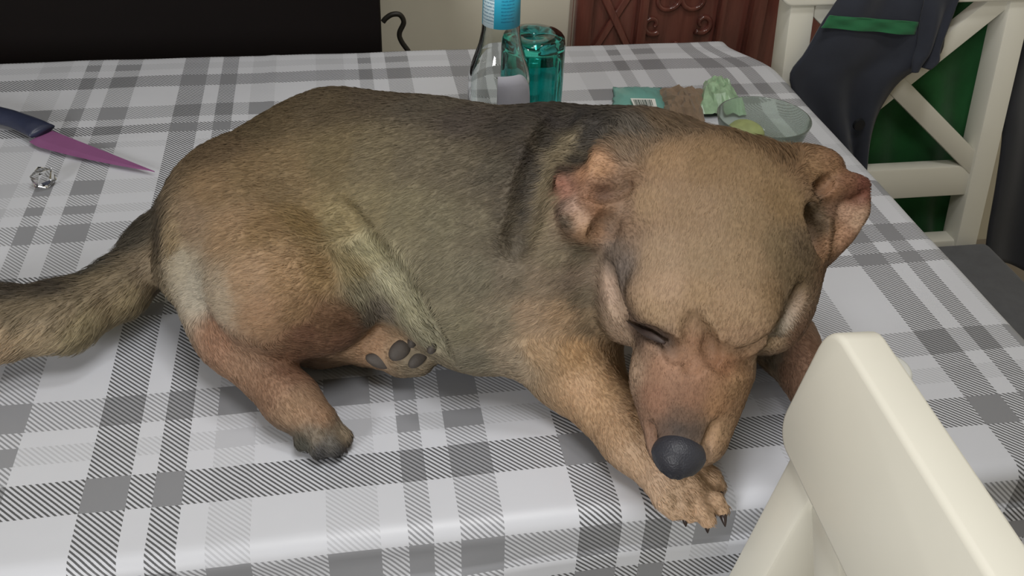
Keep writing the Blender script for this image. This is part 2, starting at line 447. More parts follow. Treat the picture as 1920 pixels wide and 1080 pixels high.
def by(z): return 0.898 + lean(z + TZ)      # world y of the far chair's back front face, z above table top
def gp(px, py, off):                        # pixel to point just in front of / behind that leaning back
    Y = by(0.0)
    for _ in range(8):
        p = QY(px, py, Y + off); Y = by(p[2] - TZ)
    return QY(px, py, Y + off)
front = -0.022
rows = [((1592, -30), (1800, -30)), ((1566, 15), (1790, 15)), ((1545, 45), (1776, 60)), ((1512, 100), (1764, 108)), ((1482, 143), (1700, 148)), ((1500, 200), (1665, 190)), ((1540, 270), (1642, 240)), ((1582, 330), (1626, 320)), ((1590, 350), (1620, 345))]
R3 = [(gp(*a, front), gp(*b, front)) for a, b in rows]
for a, b in R3: a[0] = max(a[0], .566)
topL, topR = R3[0]
over = [(np.array([topL[0] + .012, by(.155) + .056, .862]), np.array([topR[0] - .01, by(.155) + .056, .862])), (np.array([topL[0] + .008, by(.16) + .02, .922]), np.array([topR[0] - .005, by(.16) + .02, .922])),
        (np.array([topL[0] + .004, by(.15) - .018, .905]), np.array([topR[0], by(.15) - .018, .905]))]
gar = sheet('shirt', over + R3, .003, MAT['navy'], fold=.006, seed=1.0, freq=2.2)
tag(gar, 'dark navy shirt with a green band slung over the front of the far chair back', 'shirt')
st = [(gp(1557, 29, front - .007), gp(1722, 41, front - .007)), (gp(1549, 40, front - .007), gp(1720, 54, front - .007)), (gp(1540, 52, front - .007), gp(1717, 66, front - .007))]
sb = sheet('band', st, .0015, MAT['greenstripe'], gar, fold=.0015, seed=1.0, freq=2.2); sb['label'] = 'green band across the shirt'
bp = gp(1611, 234, front - .016)
b = bmesh.new(); bmesh.ops.create_cone(b, cap_ends=True, segments=20, radius1=.0085, radius2=.0075, depth=.004)
b.transform(Matrix.Translation(bp) @ Matrix.Rotation(math.pi / 2, 4, 'X')); from_bm('button', b, MAT['button'], gar, auto=40)
slv = [(gp(1735, -10, front - .014), gp(1800, -10, front - .014)), (gp(1728, 40, front - .014), gp(1782, 40, front - .014)), (gp(1722, 90, front - .014), gp(1762, 92, front - .014)), (gp(1712, 115, front - .014), gp(1756, 112, front - .014)), (gp(1708, 135, front - .014), gp(1742, 126, front - .014))]
sheet('sleeve', slv, .004, MAT['navy'], gar, n=14, fold=.005, seed=3.0, freq=1.2)
bk = 0.052
rows = [((1560, -25), (1900, -25)), ((1560, 60), (1893, 60)), ((1555, 160), (1868, 160)), ((1560, 260), (1850, 260)), ((1570, 340), (1824, 340)), ((1600, 400), (1812, 400)), ((1640, 470), (1800, 450))]
R3 = [(gp(*a, bk + .004 * i), gp(*b, bk + .004 * i)) for i, (a, b) in enumerate(rows)]
gc = sheet('green_cloth', R3, .003, MAT['green'], fold=.007, seed=2.0, freq=2.6)
tag(gc, 'green cloth hanging behind the cross slats of the far chair', 'cloth')
rows = [((1912, 10), (2010, 0)), ((1905, 75), (2020, 60)), ((1884, 112), (2030, 110)), ((1874, 180), (2030, 200)), ((1876, 250), (2030, 300)), ((1864, 340), (2030, 400)), ((1848, 430), (2020, 480)), ((1842, 480), (2010, 540))]
R3 = [(gp(*a, .056), gp(*b, .075)) for a, b in rows]
jk = sheet('jacket', R3, .004, MAT['jacket'], fold=.006, seed=4.0, freq=1.6)
tag(jk, 'black-blue jacket hanging beside the right post of the far chair', 'jacket')

COAT = 0.97; HAIR_R = .00017; FUR_N = 240000
# ------------------------------------------------------------------ the dog: one implicit surface, meshed once
class Field:
    def __init__(s, lo, hi, h):
        s.lo = np.array(lo, float); s.h = h
        s.n = np.ceil((np.array(hi) - s.lo) / h).astype(int) + 1
        s.F = np.full(s.n, 1.0, np.float32)
    def box(s, lo, hi):
        i0 = np.clip(np.floor((np.array(lo) - s.lo) / s.h).astype(int), 0, s.n); i1 = np.clip(np.ceil((np.array(hi) - s.lo) / s.h).astype(int) + 1, 0, s.n)
        sl = tuple(slice(a, b) for a, b in zip(i0, i1))
        ax = [(s.lo[k] + s.h * np.arange(i0[k], i1[k])).astype(np.float32) for k in range(3)]
        return sl, ax[0][:, None, None], ax[1][None, :, None], ax[2][None, None, :]
    def put(s, sl, d, k, op):
        A = s.F[sl]
        if op == 'add':
            h_ = np.clip(k - np.abs(A - d), 0, None) / k; s.F[sl] = np.minimum(A, d) - h_ * h_ * k * .25
        else:
            d = -d; h_ = np.clip(k - np.abs(A - d), 0, None) / k; s.F[sl] = np.maximum(A, d) + h_ * h_ * k * .25
    def cone(s, a, b, r1, r2, k=.012, op='add'):
        a, b = np.array(a, float), np.array(b, float); m = max(r1, r2) + k + .012
        sl, X, Y, Z = s.box(np.minimum(a, b) - m, np.maximum(a, b) + m)
        d = b - a; L2 = max(d @ d, 1e-9)
        t_ = np.clip(((X - a[0]) * d[0] + (Y - a[1]) * d[1] + (Z - a[2]) * d[2]) / L2, 0, 1)
        D = np.sqrt((X - a[0] - t_ * d[0]) ** 2 + (Y - a[1] - t_ * d[1]) ** 2 + (Z - a[2] - t_ * d[2]) ** 2) - (r1 + (r2 - r1) * t_)
        s.put(sl, D.astype(np.float32), k, op)
    def ell(s, c, R, rad, k=.012, op='add'):
        """R: rows = axes"""
        c = np.array(c, float); rad = np.array(rad, float); m = rad.max() + k + .012
        sl, X, Y, Z = s.box(c - m, c + m)
        q = [R[i][0] * (X - c[0]) + R[i][1] * (Y - c[1]) + R[i][2] * (Z - c[2]) for i in range(3)]
        k0 = np.sqrt(sum((q[i] / rad[i]) ** 2 for i in range(3))); k1 = np.sqrt(sum((q[i] / rad[i] ** 2) ** 2 for i in range(3)))
        D = k0 * (k0 - 1) / (k1 + 1e-6)
        s.put(sl, D.astype(np.float32), k, op)
    def chain(s, P, r, k=.006, op='add'):
        r = [r] * len(P) if np.isscalar(r) else r
        for i in range(len(P) - 1): s.cone(P[i], P[i + 1], r[i], r[i + 1], k, op)

def surface_nets(F, lo, h):
    c = [F[dx:F.shape[0] - 1 + dx, dy:F.shape[1] - 1 + dy, dz:F.shape[2] - 1 + dz] for dx in (0, 1) for dy in (0, 1) for dz in (0, 1)]
    neg = sum((a < 0).astype(np.int8) for a in c); act = (neg > 0) & (neg < 8)
    ijk = np.argwhere(act); vals = np.stack([a[act] for a in c], 1)
    offs = np.array([(dx, dy, dz) for dx in (0, 1) for dy in (0, 1) for dz in (0, 1)], float)
    acc = np.zeros((len(ijk), 3)); cnt = np.zeros(len(ijk))
    for i in range(8):
        for j in range(i + 1, 8):
            if np.abs(offs[i] - offs[j]).sum() != 1: continue
            a, b = vals[:, i], vals[:, j]; cr = (a < 0) != (b < 0)
            t_ = np.where(cr, a / np.where(cr, a - b, 1), 0)
            acc += cr[:, None] * (offs[i] + t_[:, None] * (offs[j] - offs[i])); cnt += cr
    V = lo + h * (ijk + acc / cnt[:, None])
    idx = np.full(act.shape, -1, np.int64); idx[act] = np.arange(len(ijk))
    quads = []
    for ax in range(3):
        a = F; sl0 = [slice(1, -1)] * 3; sl1 = [slice(1, -1)] * 3
        sl0[ax] = slice(0, -1); sl1[ax] = slice(1, None)
        A, B = a[tuple(sl0)] < 0, a[tuple(sl1)] < 0
        for flip, mm in ((False, A & ~B), (True, ~A & B)):
            e = np.argwhere(mm); u, w = [(1, 2), (2, 0), (0, 1)][ax]
            base = e.copy(); base[:, u] += 1; base[:, w] += 1
            def g(du, dw):
                q = base.copy(); q[:, u] += du; q[:, w] += dw; return idx[q[:, 0], q[:, 1], q[:, 2]]
            q = np.stack([g(-1, -1), g(0, -1), g(0, 0), g(-1, 0)], 1)
            quads.append(q[:, ::-1] if flip else q)
    Fq = np.concatenate(quads); return V, Fq[(Fq >= 0).all(1)]

def unit(v): v = np.array(v, float); return v / np.linalg.norm(v)
# head frame: f towards the nose, r to the picture's right, u out of the forehead
Hc = Q(1338, 440, .150)
Hf = unit(Q(1276, 850, .050) - Q(1345, 320, .172)); Hr = unit(np.array([1, -.10, 0.0]) - Hf * (np.array([1, -.10, 0.0]) @ Hf)); Hu = np.cross(Hf, Hr) * -1
if Hu[2] < 0: Hu = -Hu
HM = np.stack([Hr, Hf, Hu])
def HP(px, py, c=0.0):          # point of the head plane, lifted c along the forehead normal
    d = ray(px, py); o = Hc + Hu * c; return CAM + d * (((o - CAM) @ Hu) / (d @ Hu))

H_ = 0.0018
fld = Field((-.42, .30, TZ - .04), (.50, .88, TZ + .27), H_)
def C_(a, b, k=.02, F_=None, op='add'):
    pa, pb = Q(*a[:3]), Q(*b[:3]); (F_ or fld).cone(pa, pb, RM(pa, a[3]), RM(pb, b[3]), k, op)

# trunk
C_((478, 408, .083, 158), (640, 372, .085, 186), .03)
C_((640, 372, .085, 186), (800, 400, .088, 200), .03)
C_((800, 410, .088, 206), (945, 452, .090, 228), .03)
C_((945, 452, .090, 222), (1030, 440, .105, 212), .03)
# rib cage edge over the soft belly
C_((800, 470, .082, 165), (905, 520, .080, 178), .012)
# shoulder and upper arm
C_((1040, 470, .110, 150), (1050, 600, .065, 118), .02)
# neck
C_((1060, 400, .118, 182), (1200, 400, .135, 165), .03)
C_((1200, 380, .135, 160), (1310, 400, .140, 150), .03)
# near hind leg
C_((470, 440, .085, 150), (530, 540, .082, 122), .025)
C_((530, 540, .082, 118), (610, 560, .075, 92), .02)
C_((600, 580, .062, 78), (450, 622, .042, 66), .014)
C_((440, 628, .040, 62), (415, 622, .040, 50), .012)
C_((440, 640, .036, 56), (545, 750, .024, 47), .012)
C_((545, 750, .024, 46), (592, 795, .018, 42), .012)
for (x, y, r) in ((572, 826, 21), (598, 840, 21), (625, 838, 21), (642, 820, 19)):
    C_((596, 794, .017, 32), (x, y, .010, r), .003)
for (x0, y0, x1, y1) in ((582, 812, 584, 850), (604, 812, 611, 858), (622, 806, 637, 848)):
    C_((x0, y0, .030, 4), (x1, y1, .014, 6), .004, None, 'sub')
# pale seat under the tail
C_((365, 500, .060, 62), (400, 560, .055, 60), .02)
# far hind leg, lying under, sole towards the camera
C_((500, 600, .034, 70), (600, 628, .030, 56), .014)
C_((600, 628, .030, 54), (700, 640, .027, 42), .012)
C_((700, 640, .027, 42), (755, 658, .030, 46), .010)
for (x, y, z, r) in ((752, 676, .022, 24), (786, 680, .024, 24), (806, 656, .030, 22), (775, 640, .036, 20)):
    C_((755, 658, .028, 34), (x, y, z, r), .007)
# near foreleg
C_((1040, 610, .060, 105), (1075, 690, .034, 74), .02)
C_((1075, 690, .034, 74), (1190, 820, .026, 58), .015)
C_((1190, 820, .026, 58), (1245, 885, .020, 49), .012)
for (x0, y0, x1, y1, x2, y2, z, r) in ((1236, 905, 1248, 936, 1264, 958, .006, 23), (1264, 905, 1284, 948, 1292, 966, .004, 20), (1292, 905, 1316, 954, 1326, 976, .003, 20), (1302, 890, 1338, 934, 1352, 954, .005, 19), (1300, 872, 1334, 894, 1348, 912, .010, 17)):
    C_((x0, y0, .017, r + 7), (x1, y1, z + .006, r), .0025); C_((x1, y1, z + .006, r), (x2, y2, z - .001, r * .80), .002)
for (x0, y0, x1, y1) in ((1262, 915, 1273, 962), (1290, 905, 1308, 970), (1312, 900, 1338, 960), (1318, 882, 1346, 928)):
    C_((x0, y0, .028, 5), (x1, y1, .012, 7), .004, None, 'sub')
# far foreleg
C_((1400, 560, .050, 80), (1470, 640, .028, 56), .015)
C_((1470, 640, .028, 54), (1550, 760, .022, 46), .012)
C_((1550, 760, .022, 48), (1590, 810, .016, 46), .012)
for dx in (-30, -8, 14, 34): C_((1588, 805, .016, 34), (1600 + dx, 850 - abs(dx) * .3, .009, 22), .006)
# tail
tail = [(352, 418, .070, 60), (297, 466, .055, 47), (222, 540, .046, 44), (120, 592, .042, 54), (0, 606, .042, 57), (-90, 602, .038, 50), (-170, 582, .03, 32)]
for a, b in zip(tail[:-1], tail[1:]): C_(a, b, .02)

# head
hf = Field((.06, .32, TZ - .0), (.46, .72, TZ + .27), H_)
hf.lo = fld.lo + np.round((hf.lo - fld.lo) / H_) * H_
def HCn(a, b, k=.012, op='add'):
    pa, pb = HP(*a[:3]), HP(*b[:3]); hf.cone(pa, pb, RM(pa, a[3]), RM(pb, b[3]), k, op)
def HE(px, py, c, rad, k=.012, op='add', rot=0.0):
    ca, sa = math.cos(rot), math.sin(rot)
    R = np.stack([ca * Hr + sa * Hf, -sa * Hr + ca * Hf, Hu]); p = HP(px, py, c)
    hf.ell(p, R, rad, k, op)
HE(1335, 420, -.002, (.070, .064, .051), .02)
HE(1325, 520, .004, (.058, .052, .049), .02)
HE(1215, 375, -.006, (.034, .030, .034), .02); HE(1455, 380, -.006, (.036, .032, .034), .02)
HCn((1230, 350, -.002, 62), (1118, 326, .004, 24), .018); HCn((1440, 355, -.004, 62), (1560, 345, .000, 24), .018)
HE(1225, 470, -.008, (.034, .052, .040), .02); HE(1445, 470, -.008, (.034, .052, .040), .02)
HE(1185, 560, -.016, (.022, .030, .032), .015); HE(1440, 575, -.012, (.026, .032, .034), .015)
HE(1306, 585, .030, (.017, .024, .013), .014)
HE(1240, 560, .034, (.022, .019, .014), .014); HE(1385, 590, .036, (.026, .022, .017), .012)
HCn((1308, 600, .014, 96), (1290, 700, .012, 92), .02)
HCn((1290, 700, .012, 90), (1280, 820, .010, 58), .016)
HCn((1250, 720, .004, 60), (1262, 830, .004, 44), .012); HCn((1345, 700, .002, 66), (1320, 820, .004, 46), .012)
HCn((1300, 640, -.020, 84), (1288, 810, -.012, 50), .012)
# stop: a shallow furrow between the brows, wrinkles over it
def HG(pts, r, k=.004):
    P = spline([HP(*p) for p in pts], 14); hf.chain(P, r, k, 'sub')
# ears, folded back and out
def EC(pts, r, k=.006, op='add', n=12):
    P = spline([HP(*p) for p in pts], n); r = np.interp(np.linspace(0, 1, n), np.linspace(0, 1, len(r)), r) if not np.isscalar(r) else r
    hf.chain(P, r, k, op)
# right ear: back flap, front flap running to the tip, pale cup underneath, dark hollow beside the head
EC([(1480, 338, .004), (1520, 324, .007), (1550, 320, .008)], [.016, .0100, .0062], .012)
EC([(1520, 374, .008), (1558, 352, .013), (1594, 346, .013), (1624, 345, .012)], [.011, .0085, .0062, .0020], .005)
EC([(1622, 352, .012), (1617, 385, .008), (1606, 424, .005)], [.0024, .0032, .0030], .003)
EC([(1525, 418, -.002), (1562, 410, -.001), (1604, 392, .002)], [.0135, .0112, .0075], .006)
EC([(1515, 476, -.002), (1552, 458, .000), (1592, 432, .002)], [.011, .0072, .0040], .006)
EC([(1500, 374, .027), (1528, 360, .026), (1554, 338, .022)], [.0024, .0036, .0022], .005, 'sub')
EC([(1532, 394, .024), (1562, 386, .024), (1588, 380, .022)], [.0026, .0032, .0014], .006, 'sub')
EC([(1510, 405, .028), (1522, 430, .025), (1524, 460, .022)], [.0040, .0066, .0040], .010, 'sub')
# left ear
EC([(1180, 330, .002), (1125, 318, .010), (1082, 333, .018), (1046, 343, .024)], [.019, .0125, .0085, .0022], .008)
EC([(1160, 392, .002), (1112, 382, .014), (1084, 388, .019)], [.017, .0125, .0080], .008)
EC([(1140, 425, .002), (1108, 420, .012), (1084, 412, .016)], [.012, .0100, .0072], .008)
EC([(1050, 348, .025), (1056, 375, .026), (1068, 408, .024), (1092, 436, .018)], [.0022, .0034, .0036, .0028], .003)
EC([(1072, 346, .035), (1104, 356, .031), (1134, 364, .028), (1182, 352, .026)], [.0016, .0032, .0036, .0016], .006, 'sub')
EC([(1078, 388, .034), (1094, 408, .031)], [.0046, .0040], .007, 'sub')
EC([(1138, 420, .026), (1128, 446, .022)], [.0020, .0024], .010, 'sub')
# closed eyes
eyeL = [(1176, 600, .030), (1200, 616, .037), (1222, 628, .040), (1248, 642, .041)]
eyeR = [(1345, 650, .045), (1380, 668, .044), (1415, 655, .038), (1440, 635, .030)]
def project_h(px, py):          # first hit of the picture ray on the head field
    d = ray(px, py); d = d / np.linalg.norm(d)
    for t_ in np.arange(.30, 1.2, .001):
        p = CAM + d * t_; i = np.round((p - hf.lo) / H_).astype(int)
        if (i >= 0).all() and (i < hf.n).all() and hf.F[tuple(i)] < 0: return p
    return HP(px, py)
eyeLp = [project_h(*p[:2]) for p in eyeL]; eyeRp = [project_h(*p[:2]) for p in eyeR]
hf.chain(spline(eyeLp, 10), [.0015, .0022, .0028, .0032, .0036, .0038, .0038, .0035, .003, .002], .004, 'sub')
hf.chain(spline(eyeRp, 10), [.002, .003, .0034, .0034, .0032, .003, .0026, .0022, .002, .0015], .004, 'sub')
def groove(pts, r, k=.006): hf.chain([project_h(*p) for p in spline([(x, y, 0) for x, y in pts], 16)[:, :2]], r, k, 'sub')
groove([(1298, 600), (1302, 640), (1298, 690)], .0012, .009)
groove([(1322, 625), (1326, 650), (1322, 672)], .0010, .008)
groove([(1330, 640), (1338, 670), (1368, 692), (1410, 684)], .0024, .006)
groove([(1253, 640), (1262, 665), (1275, 655)], .002, .006)
groove([(1500, 545), (1478, 590), (1448, 640)], .0024, .006)
groove([(1140, 500), (1152, 555), (1168, 590)], .0022, .006)
groove([(1340, 795), (1326, 835), (1322, 862)], .0018, .004)
groove([(1222, 800), (1222, 830), (1226, 850)], .0018, .004)
# join head and body
o_ = np.round((hf.lo - fld.lo) / H_).astype(int); sl = tuple(slice(a, b) for a, b in zip(o_, o_ + hf.n))
fld.put(sl, hf.F, .010, 'add')

def project_b(px, py):
    d = ray(px, py); d = d / np.linalg.norm(d)
    for t_ in np.arange(.30, 1.3, .001):
        p = CAM + d * t_; i = np.round((p - fld.lo) / H_).astype(int)
        if (i >= 0).all() and (i < fld.n).all() and fld.F[tuple(i)] < 0: return p
    return Q(px, py, .02)
def bgroove(pts, r, k=.008, op='sub', lift=0.0):
    P = np.array([project_b(*p) for p in spline([(x, y, 0) for x, y in pts], 18)[:, :2]]); n_ = np.array([-0.1, -.6, .8]) * lift
    fld.chain(P + n_, r, k, op)
# neck folds, elbow fold, flank fold
bgroove([(1062, 212), (1030, 262), (1003, 330), (988, 400), (968, 470)], np.linspace(.0034, .0012, 18), .016)
bgroove([(1126, 230), (1090, 268), (1068, 320), (1056, 372)], np.linspace(.0050, .0030, 18), .012)
bgroove([(640, 385), (690, 450), (745, 520), (790, 590), (822, 650)], .0040, .010)
# flat where it lies on the table, except the toes over the edge
sl, X, Y, Z = fld.box(fld.lo, fld.lo + fld.n * H_)
A = fld.F; kz = .004; d = (TZ + .0025 - Z).astype(np.float32) - 1.0 * np.clip((.430 - Y) / .02, 0, 1).astype(np.float32) * .05 + 0 * X.astype(np.float32)
h_ = np.clip(kz - np.abs(A - d), 0, None) / kz; fld.F = np.maximum(A, d) + h_ * h_ * kz * .25

V, Fq = surface_nets(fld.F, fld.lo, H_)
# keep the main island
def islands(nv, E):
    lab = np.arange(nv)
    while True:
        m = np.minimum(lab[E[:, 0]], lab[E[:, 1]]); new = lab.copy()
        np.minimum.at(new, E[:, 0], m); np.minimum.at(new, E[:, 1], m); new = new[new]
        if (new == lab).all(): return lab
        lab = new
E_ = np.concatenate([Fq[:, [0, 1]], Fq[:, [1, 2]], Fq[:, [2, 3]], Fq[:, [3, 0]]])
for it in range(6):             # light smoothing
    acc = np.zeros_like(V); cnt = np.zeros(len(V))
    for k in range(3):
        acc[:, k] = np.bincount(E_[:, 0], V[E_[:, 1], k], len(V)) + np.bincount(E_[:, 1], V[E_[:, 0], k], len(V))
    cnt = np.bincount(E_[:, 0], minlength=len(V)) + np.bincount(E_[:, 1], minlength=len(V))
    V = V + (.45 if it % 2 == 0 else -.40) * (acc / cnt[:, None] - V)
# normals from the field
G = np.gradient(fld.F, H_)
ii = np.clip(np.round((V - fld.lo) / H_).astype(int), 0, np.array(fld.F.shape) - 1)
N = np.stack([g[ii[:, 0], ii[:, 1], ii[:, 2]] for g in G], 1); N /= np.linalg.norm(N, axis=1)[:, None] + 1e-9
del G

# coat: colour, comb direction and hair length from samples placed on the animal
def hit(px, py):
    return project_b(px, py)
def hitz(p): return p
S = []                           # (px, py, sRGB, hair length, comb direction in the picture dx,dy)
def s(px, py, c, L=.009, cd=(-1, .25)): S.append((px, py, c, L * .62, cd))
TAN, OLV, DRK, GRY, PAL = (176, 142, 104), (132, 114, 80), (70, 62, 54), (112, 104, 84), (196, 186, 160)
for q in [(420, 280, (112, 92, 66)), (500, 235, (104, 88, 62)), (620, 195, (98, 84, 62)), (700, 185, (90, 78, 62)), (800, 200, (82, 74, 62)), (880, 225, (70, 62, 55)), (960, 235, (60, 54, 48)), (1040, 225, (58, 52, 48)), (1090, 215, (54, 50, 48))]: s(*q)
for q in [(400, 350, (142, 116, 82)), (470, 330, (136, 112, 76)), (540, 330, (134, 112, 76)), (620, 300, (124, 108, 76)), (700, 300, (118, 106, 80)), (780, 300, (108, 98, 78)), (860, 310, (96, 87, 70)), (930, 320, (82, 75, 62)), (992, 300, (58, 52, 46)), (985, 360, (62, 56, 48)), (968, 460, (84, 76, 62)), (1080, 300, (52, 47, 42)), (1110, 250, (56, 51, 46))]: s(*q)
for q in [(360, 420, (150, 126, 98)), (430, 430, (168, 138, 102)), (500, 430, (160, 130, 88)), (570, 420, (148, 122, 76)), (640, 420, (150, 134, 92)), (700, 400, (134, 122, 90)), (760, 400, (126, 117, 90)), (830, 420, (120, 112, 88)), (900, 420, (112, 103, 82)), (960, 400, (94, 85, 70)), (1010, 400, (112, 100, 80)), (1060, 420, (104, 92, 76))]: s(*q)
for q in [(1062, 212), (1030, 262), (1003, 330), (988, 400)]: s(*q, (62, 56, 48), .011, (-.9, .4))  # neck crease: its shade is painted into the coat colour
for q in [(1072, 262), (1058, 285), (1046, 310), (1034, 340), (1026, 370), (1018, 420), (1040, 380)]: s(*q, (138, 124, 96), .015, (-.9, .4))  # roll between the creases painted lighter, relief shading put into the colour
for q in [(1128, 228), (1092, 268), (1070, 322), (1058, 380)]: s(*q, (54, 49, 44), .011, (-.9, .4))  # second neck crease, shade painted in likewise
for q in [(345, 490, (196, 184, 160)), (370, 540, (196, 186, 166)), (410, 560, (190, 172, 146)), (470, 520, (180, 148, 112)), (540, 520, (176, 142, 100)), (600, 510, (160, 130, 84)), (500, 590, (186, 148, 110)), (560, 585, (164, 130, 90))]: s(*q)
for q in [(1090, 470, (120, 108, 86)), (1040, 480, (138, 124, 98)), (1095, 550, (124, 110, 88)), (830, 520, (126, 118, 94)), (900, 520, (124, 116, 94)), (960, 520, (128, 116, 96)), (1020, 520, (150, 132, 108)), (1080, 520, (136, 118, 98)), (870, 610, (138, 130, 104)), (940, 600, (150, 138, 114)), (1000, 590, (178, 152, 122)), (1060, 590, (180, 150, 114)), (1110, 600, (150, 128, 98)), (900, 670, (150, 142, 120)), (960, 670, (178, 160, 134))]: s(*q, .011, (-.9, .5))
for q in [(690, 470, (176, 168, 130)), (730, 520, (180, 174, 142)), (770, 570, (178, 172, 140)), (800, 630, (172, 166, 138)), (680, 540, (150, 142, 116)), (700, 575, (128, 118, 104)), (660, 500, (158, 142, 100))]: s(*q, .012, (.6, .8))
for q in [(1010, 660, (190, 158, 120)), (1080, 660, (188, 150, 104)), (1130, 720, (188, 150, 106)), (1100, 730, (186, 150, 112)), (1170, 790, (196, 158, 118)), (1200, 860, (200, 166, 132)), (1235, 900, (202, 170, 140)), (1260, 935, (206, 174, 142)), (1300, 945, (196, 162, 128)), (1335, 930, (192, 158, 124))]: s(*q, .006, (.6, .8))
for q in [(410, 630, (182, 138, 108)), (460, 660, (186, 146, 114)), (500, 720, (186, 144, 112)), (540, 690, (166, 122, 92)), (560, 770, (186, 148, 112)), (600, 780, (176, 138, 104)), (590, 815, (150, 136, 116)), (620, 832, (110, 106, 98)), (600, 846, (78, 78, 80)), (632, 846, (78, 78, 80)), (572, 832, (92, 92, 82)), (640, 815, (160, 142, 116))]: s(*q, .006, (.6, .8))
for q in [(570, 620, (150, 108, 82)), (600, 600, (140, 104, 74)), (640, 605, (134, 98, 70)), (640, 635, (160, 116, 86)), (700, 640, (186, 146, 108)), (740, 640, (180, 150, 116)), (770, 668, (150, 136, 112)), (800, 660, (156, 142, 116))]: s(*q, .006, (1, .2))
for q in [(300, 430, (96, 84, 68)), (250, 440, (74, 68, 58)), (180, 495, (70, 66, 58)), (100, 535, (72, 64, 54)), (20, 545, (76, 68, 58)), (280, 500, (128, 112, 88)), (200, 540, (116, 102, 78)), (110, 580, (118, 104, 80)), (30, 590, (120, 106, 82)), (240, 570, (158, 142, 108)), (160, 620, (160, 146, 112)), (60, 640, (172, 152, 120)), (10, 650, (178, 154, 122)), (325, 450, (168, 146, 110))]: s(*q, .018, (-.8, .6))
# head
for q in [(1140, 250, (84, 78, 70)), (1190, 240, (98, 90, 80)), (1180, 280, (128, 108, 86)), (1250, 232, (126, 104, 78)), (1330, 235, (124, 98, 64)), (1420, 260, (134, 106, 70)), (1480, 290, (138, 106, 70))]: s(*q, .016, (-.3, -1))
for q in [(1250, 300, (168, 134, 94)), (1330, 310, (164, 130, 86)), (1420, 330, (164, 132, 90)), (1210, 380, (178, 146, 108)), (1300, 400, (174, 142, 104)), (1400, 410, (170, 140, 100)), (1470, 380, (164, 132, 88)), (1240, 480, (184, 154, 120)), (1320, 490, (176, 146, 108)), (1400, 500, (176, 146, 108)), (1465, 470, (150, 126, 90)), (1490, 500, (134, 112, 80)),
          (1250, 545, (184, 152, 118)), (1310, 560, (170, 138, 98)), (1400, 580, (180, 148, 110)), (1450, 560, (160, 130, 92)), (1300, 585, (174, 142, 106)), (1280, 595, (176, 144, 108)), (1325, 600, (174, 142, 104)), (1300, 615, (166, 130, 96)), (968, 465, (96, 86, 70)), (1390, 640, (188, 152, 116)), (1230, 590, (182, 150, 112))]: s(*q, .005, (.25, -1))
for q in [(1150, 470, (140, 124, 110)), (1165, 510, (136, 122, 112)), (1150, 420, (156, 124, 94)), (1140, 545, (196, 166, 142)), (1165, 590, (198, 168, 140)), (1180, 640, (204, 172, 142)), (1190, 690, (206, 172, 142)), (1455, 640, (196, 166, 128)), (1425, 690, (198, 168, 132)), (1500, 470, (120, 100, 74)), (1520, 430, (132, 104, 76))]: s(*q, .005, (-.4, -1))
for q in [(1205, 618, (92, 74, 64)), (1238, 634, (78, 66, 60)), (1190, 607, (116, 92, 76)), (1225, 620, (110, 88, 74)), (1215, 634, (104, 84, 72)), (1220, 650, (176, 140, 112))]: s(*q, .003, (-.5, -.7))
for q in [(1300, 640, (158, 116, 84)), (1240, 690, (178, 134, 104)), (1300, 690, (166, 122, 90)), (1360, 690, (160, 112, 76)), (1380, 720, (176, 136, 94)), (1230, 750, (176, 130, 102)), (1290, 745, (156, 114, 86)), (1350, 760, (172, 128, 88)), (1280, 780, (126, 98, 78)), (1275, 806, (78, 68, 62)), (1300, 815, (92, 78, 68)), (1248, 815, (104, 84, 72)), (1225, 800, (164, 126, 100)), (1340, 810, (176, 140, 102)), (1310, 860, (178, 146, 116))]: s(*q, .003, (.1, -1))
for q in [(1120, 310, (176, 134, 96)), (1090, 328, (168, 122, 88)), (1056, 346, (144, 92, 72)), (1075, 343, (110, 76, 58)), (1130, 364, (104, 74, 56)), (1170, 356, (130, 100, 74)), (1105, 372, (158, 112, 80)), (1120, 395, (158, 112, 78)), (1070, 385, (204, 168, 146)), (1090, 410, (200, 162, 132)), (1100, 435, (176, 136, 98)), (1060, 365, (168, 118, 96)), (1145, 390, (158, 122, 92)), (1150, 425, (140, 116, 98)), (1125, 430, (156, 116, 82)), (1170, 395, (160, 130, 104))]: s(*q, .004, (-1, .1))  # left ear: the dark fold-line samples are painted crease shade
for q in [(1530, 315, (158, 122, 82)), (1560, 318, (150, 112, 76)), (1590, 335, (134, 92, 64)), (1616, 352, (122, 70, 56)), (1560, 360, (150, 108, 74)), (1600, 366, (136, 90, 66)), (1530, 395, (92, 76, 54)), (1532, 425, (100, 84, 60)), (1560, 395, (118, 88, 66)), (1585, 405, (194, 154, 124)), (1604, 415, (204, 168, 136)), (1570, 430, (182, 138, 102)), (1592, 440, (180, 136, 104)), (1545, 460, (156, 116, 80)), (1510, 400, (128, 104, 76))]: s(*q, .004, (1, .1))  # right ear: hollow beside the head darkened, its shade painted into the colour
for q in [(1460, 620, (182, 168, 148)), (1490, 630, (172, 132, 104)), (1510, 660, (170, 130, 104)), (1440, 670, (170, 158, 140)), (1480, 700, (160, 122, 96))]: s(*q, .006, (.5, .8))
SP = np.array([project_b(q[0], q[1]) for q in S]); 
def lin(c): return np.array(srgb(*c))
SCo = np.array([lin(q[2]) for q in S])
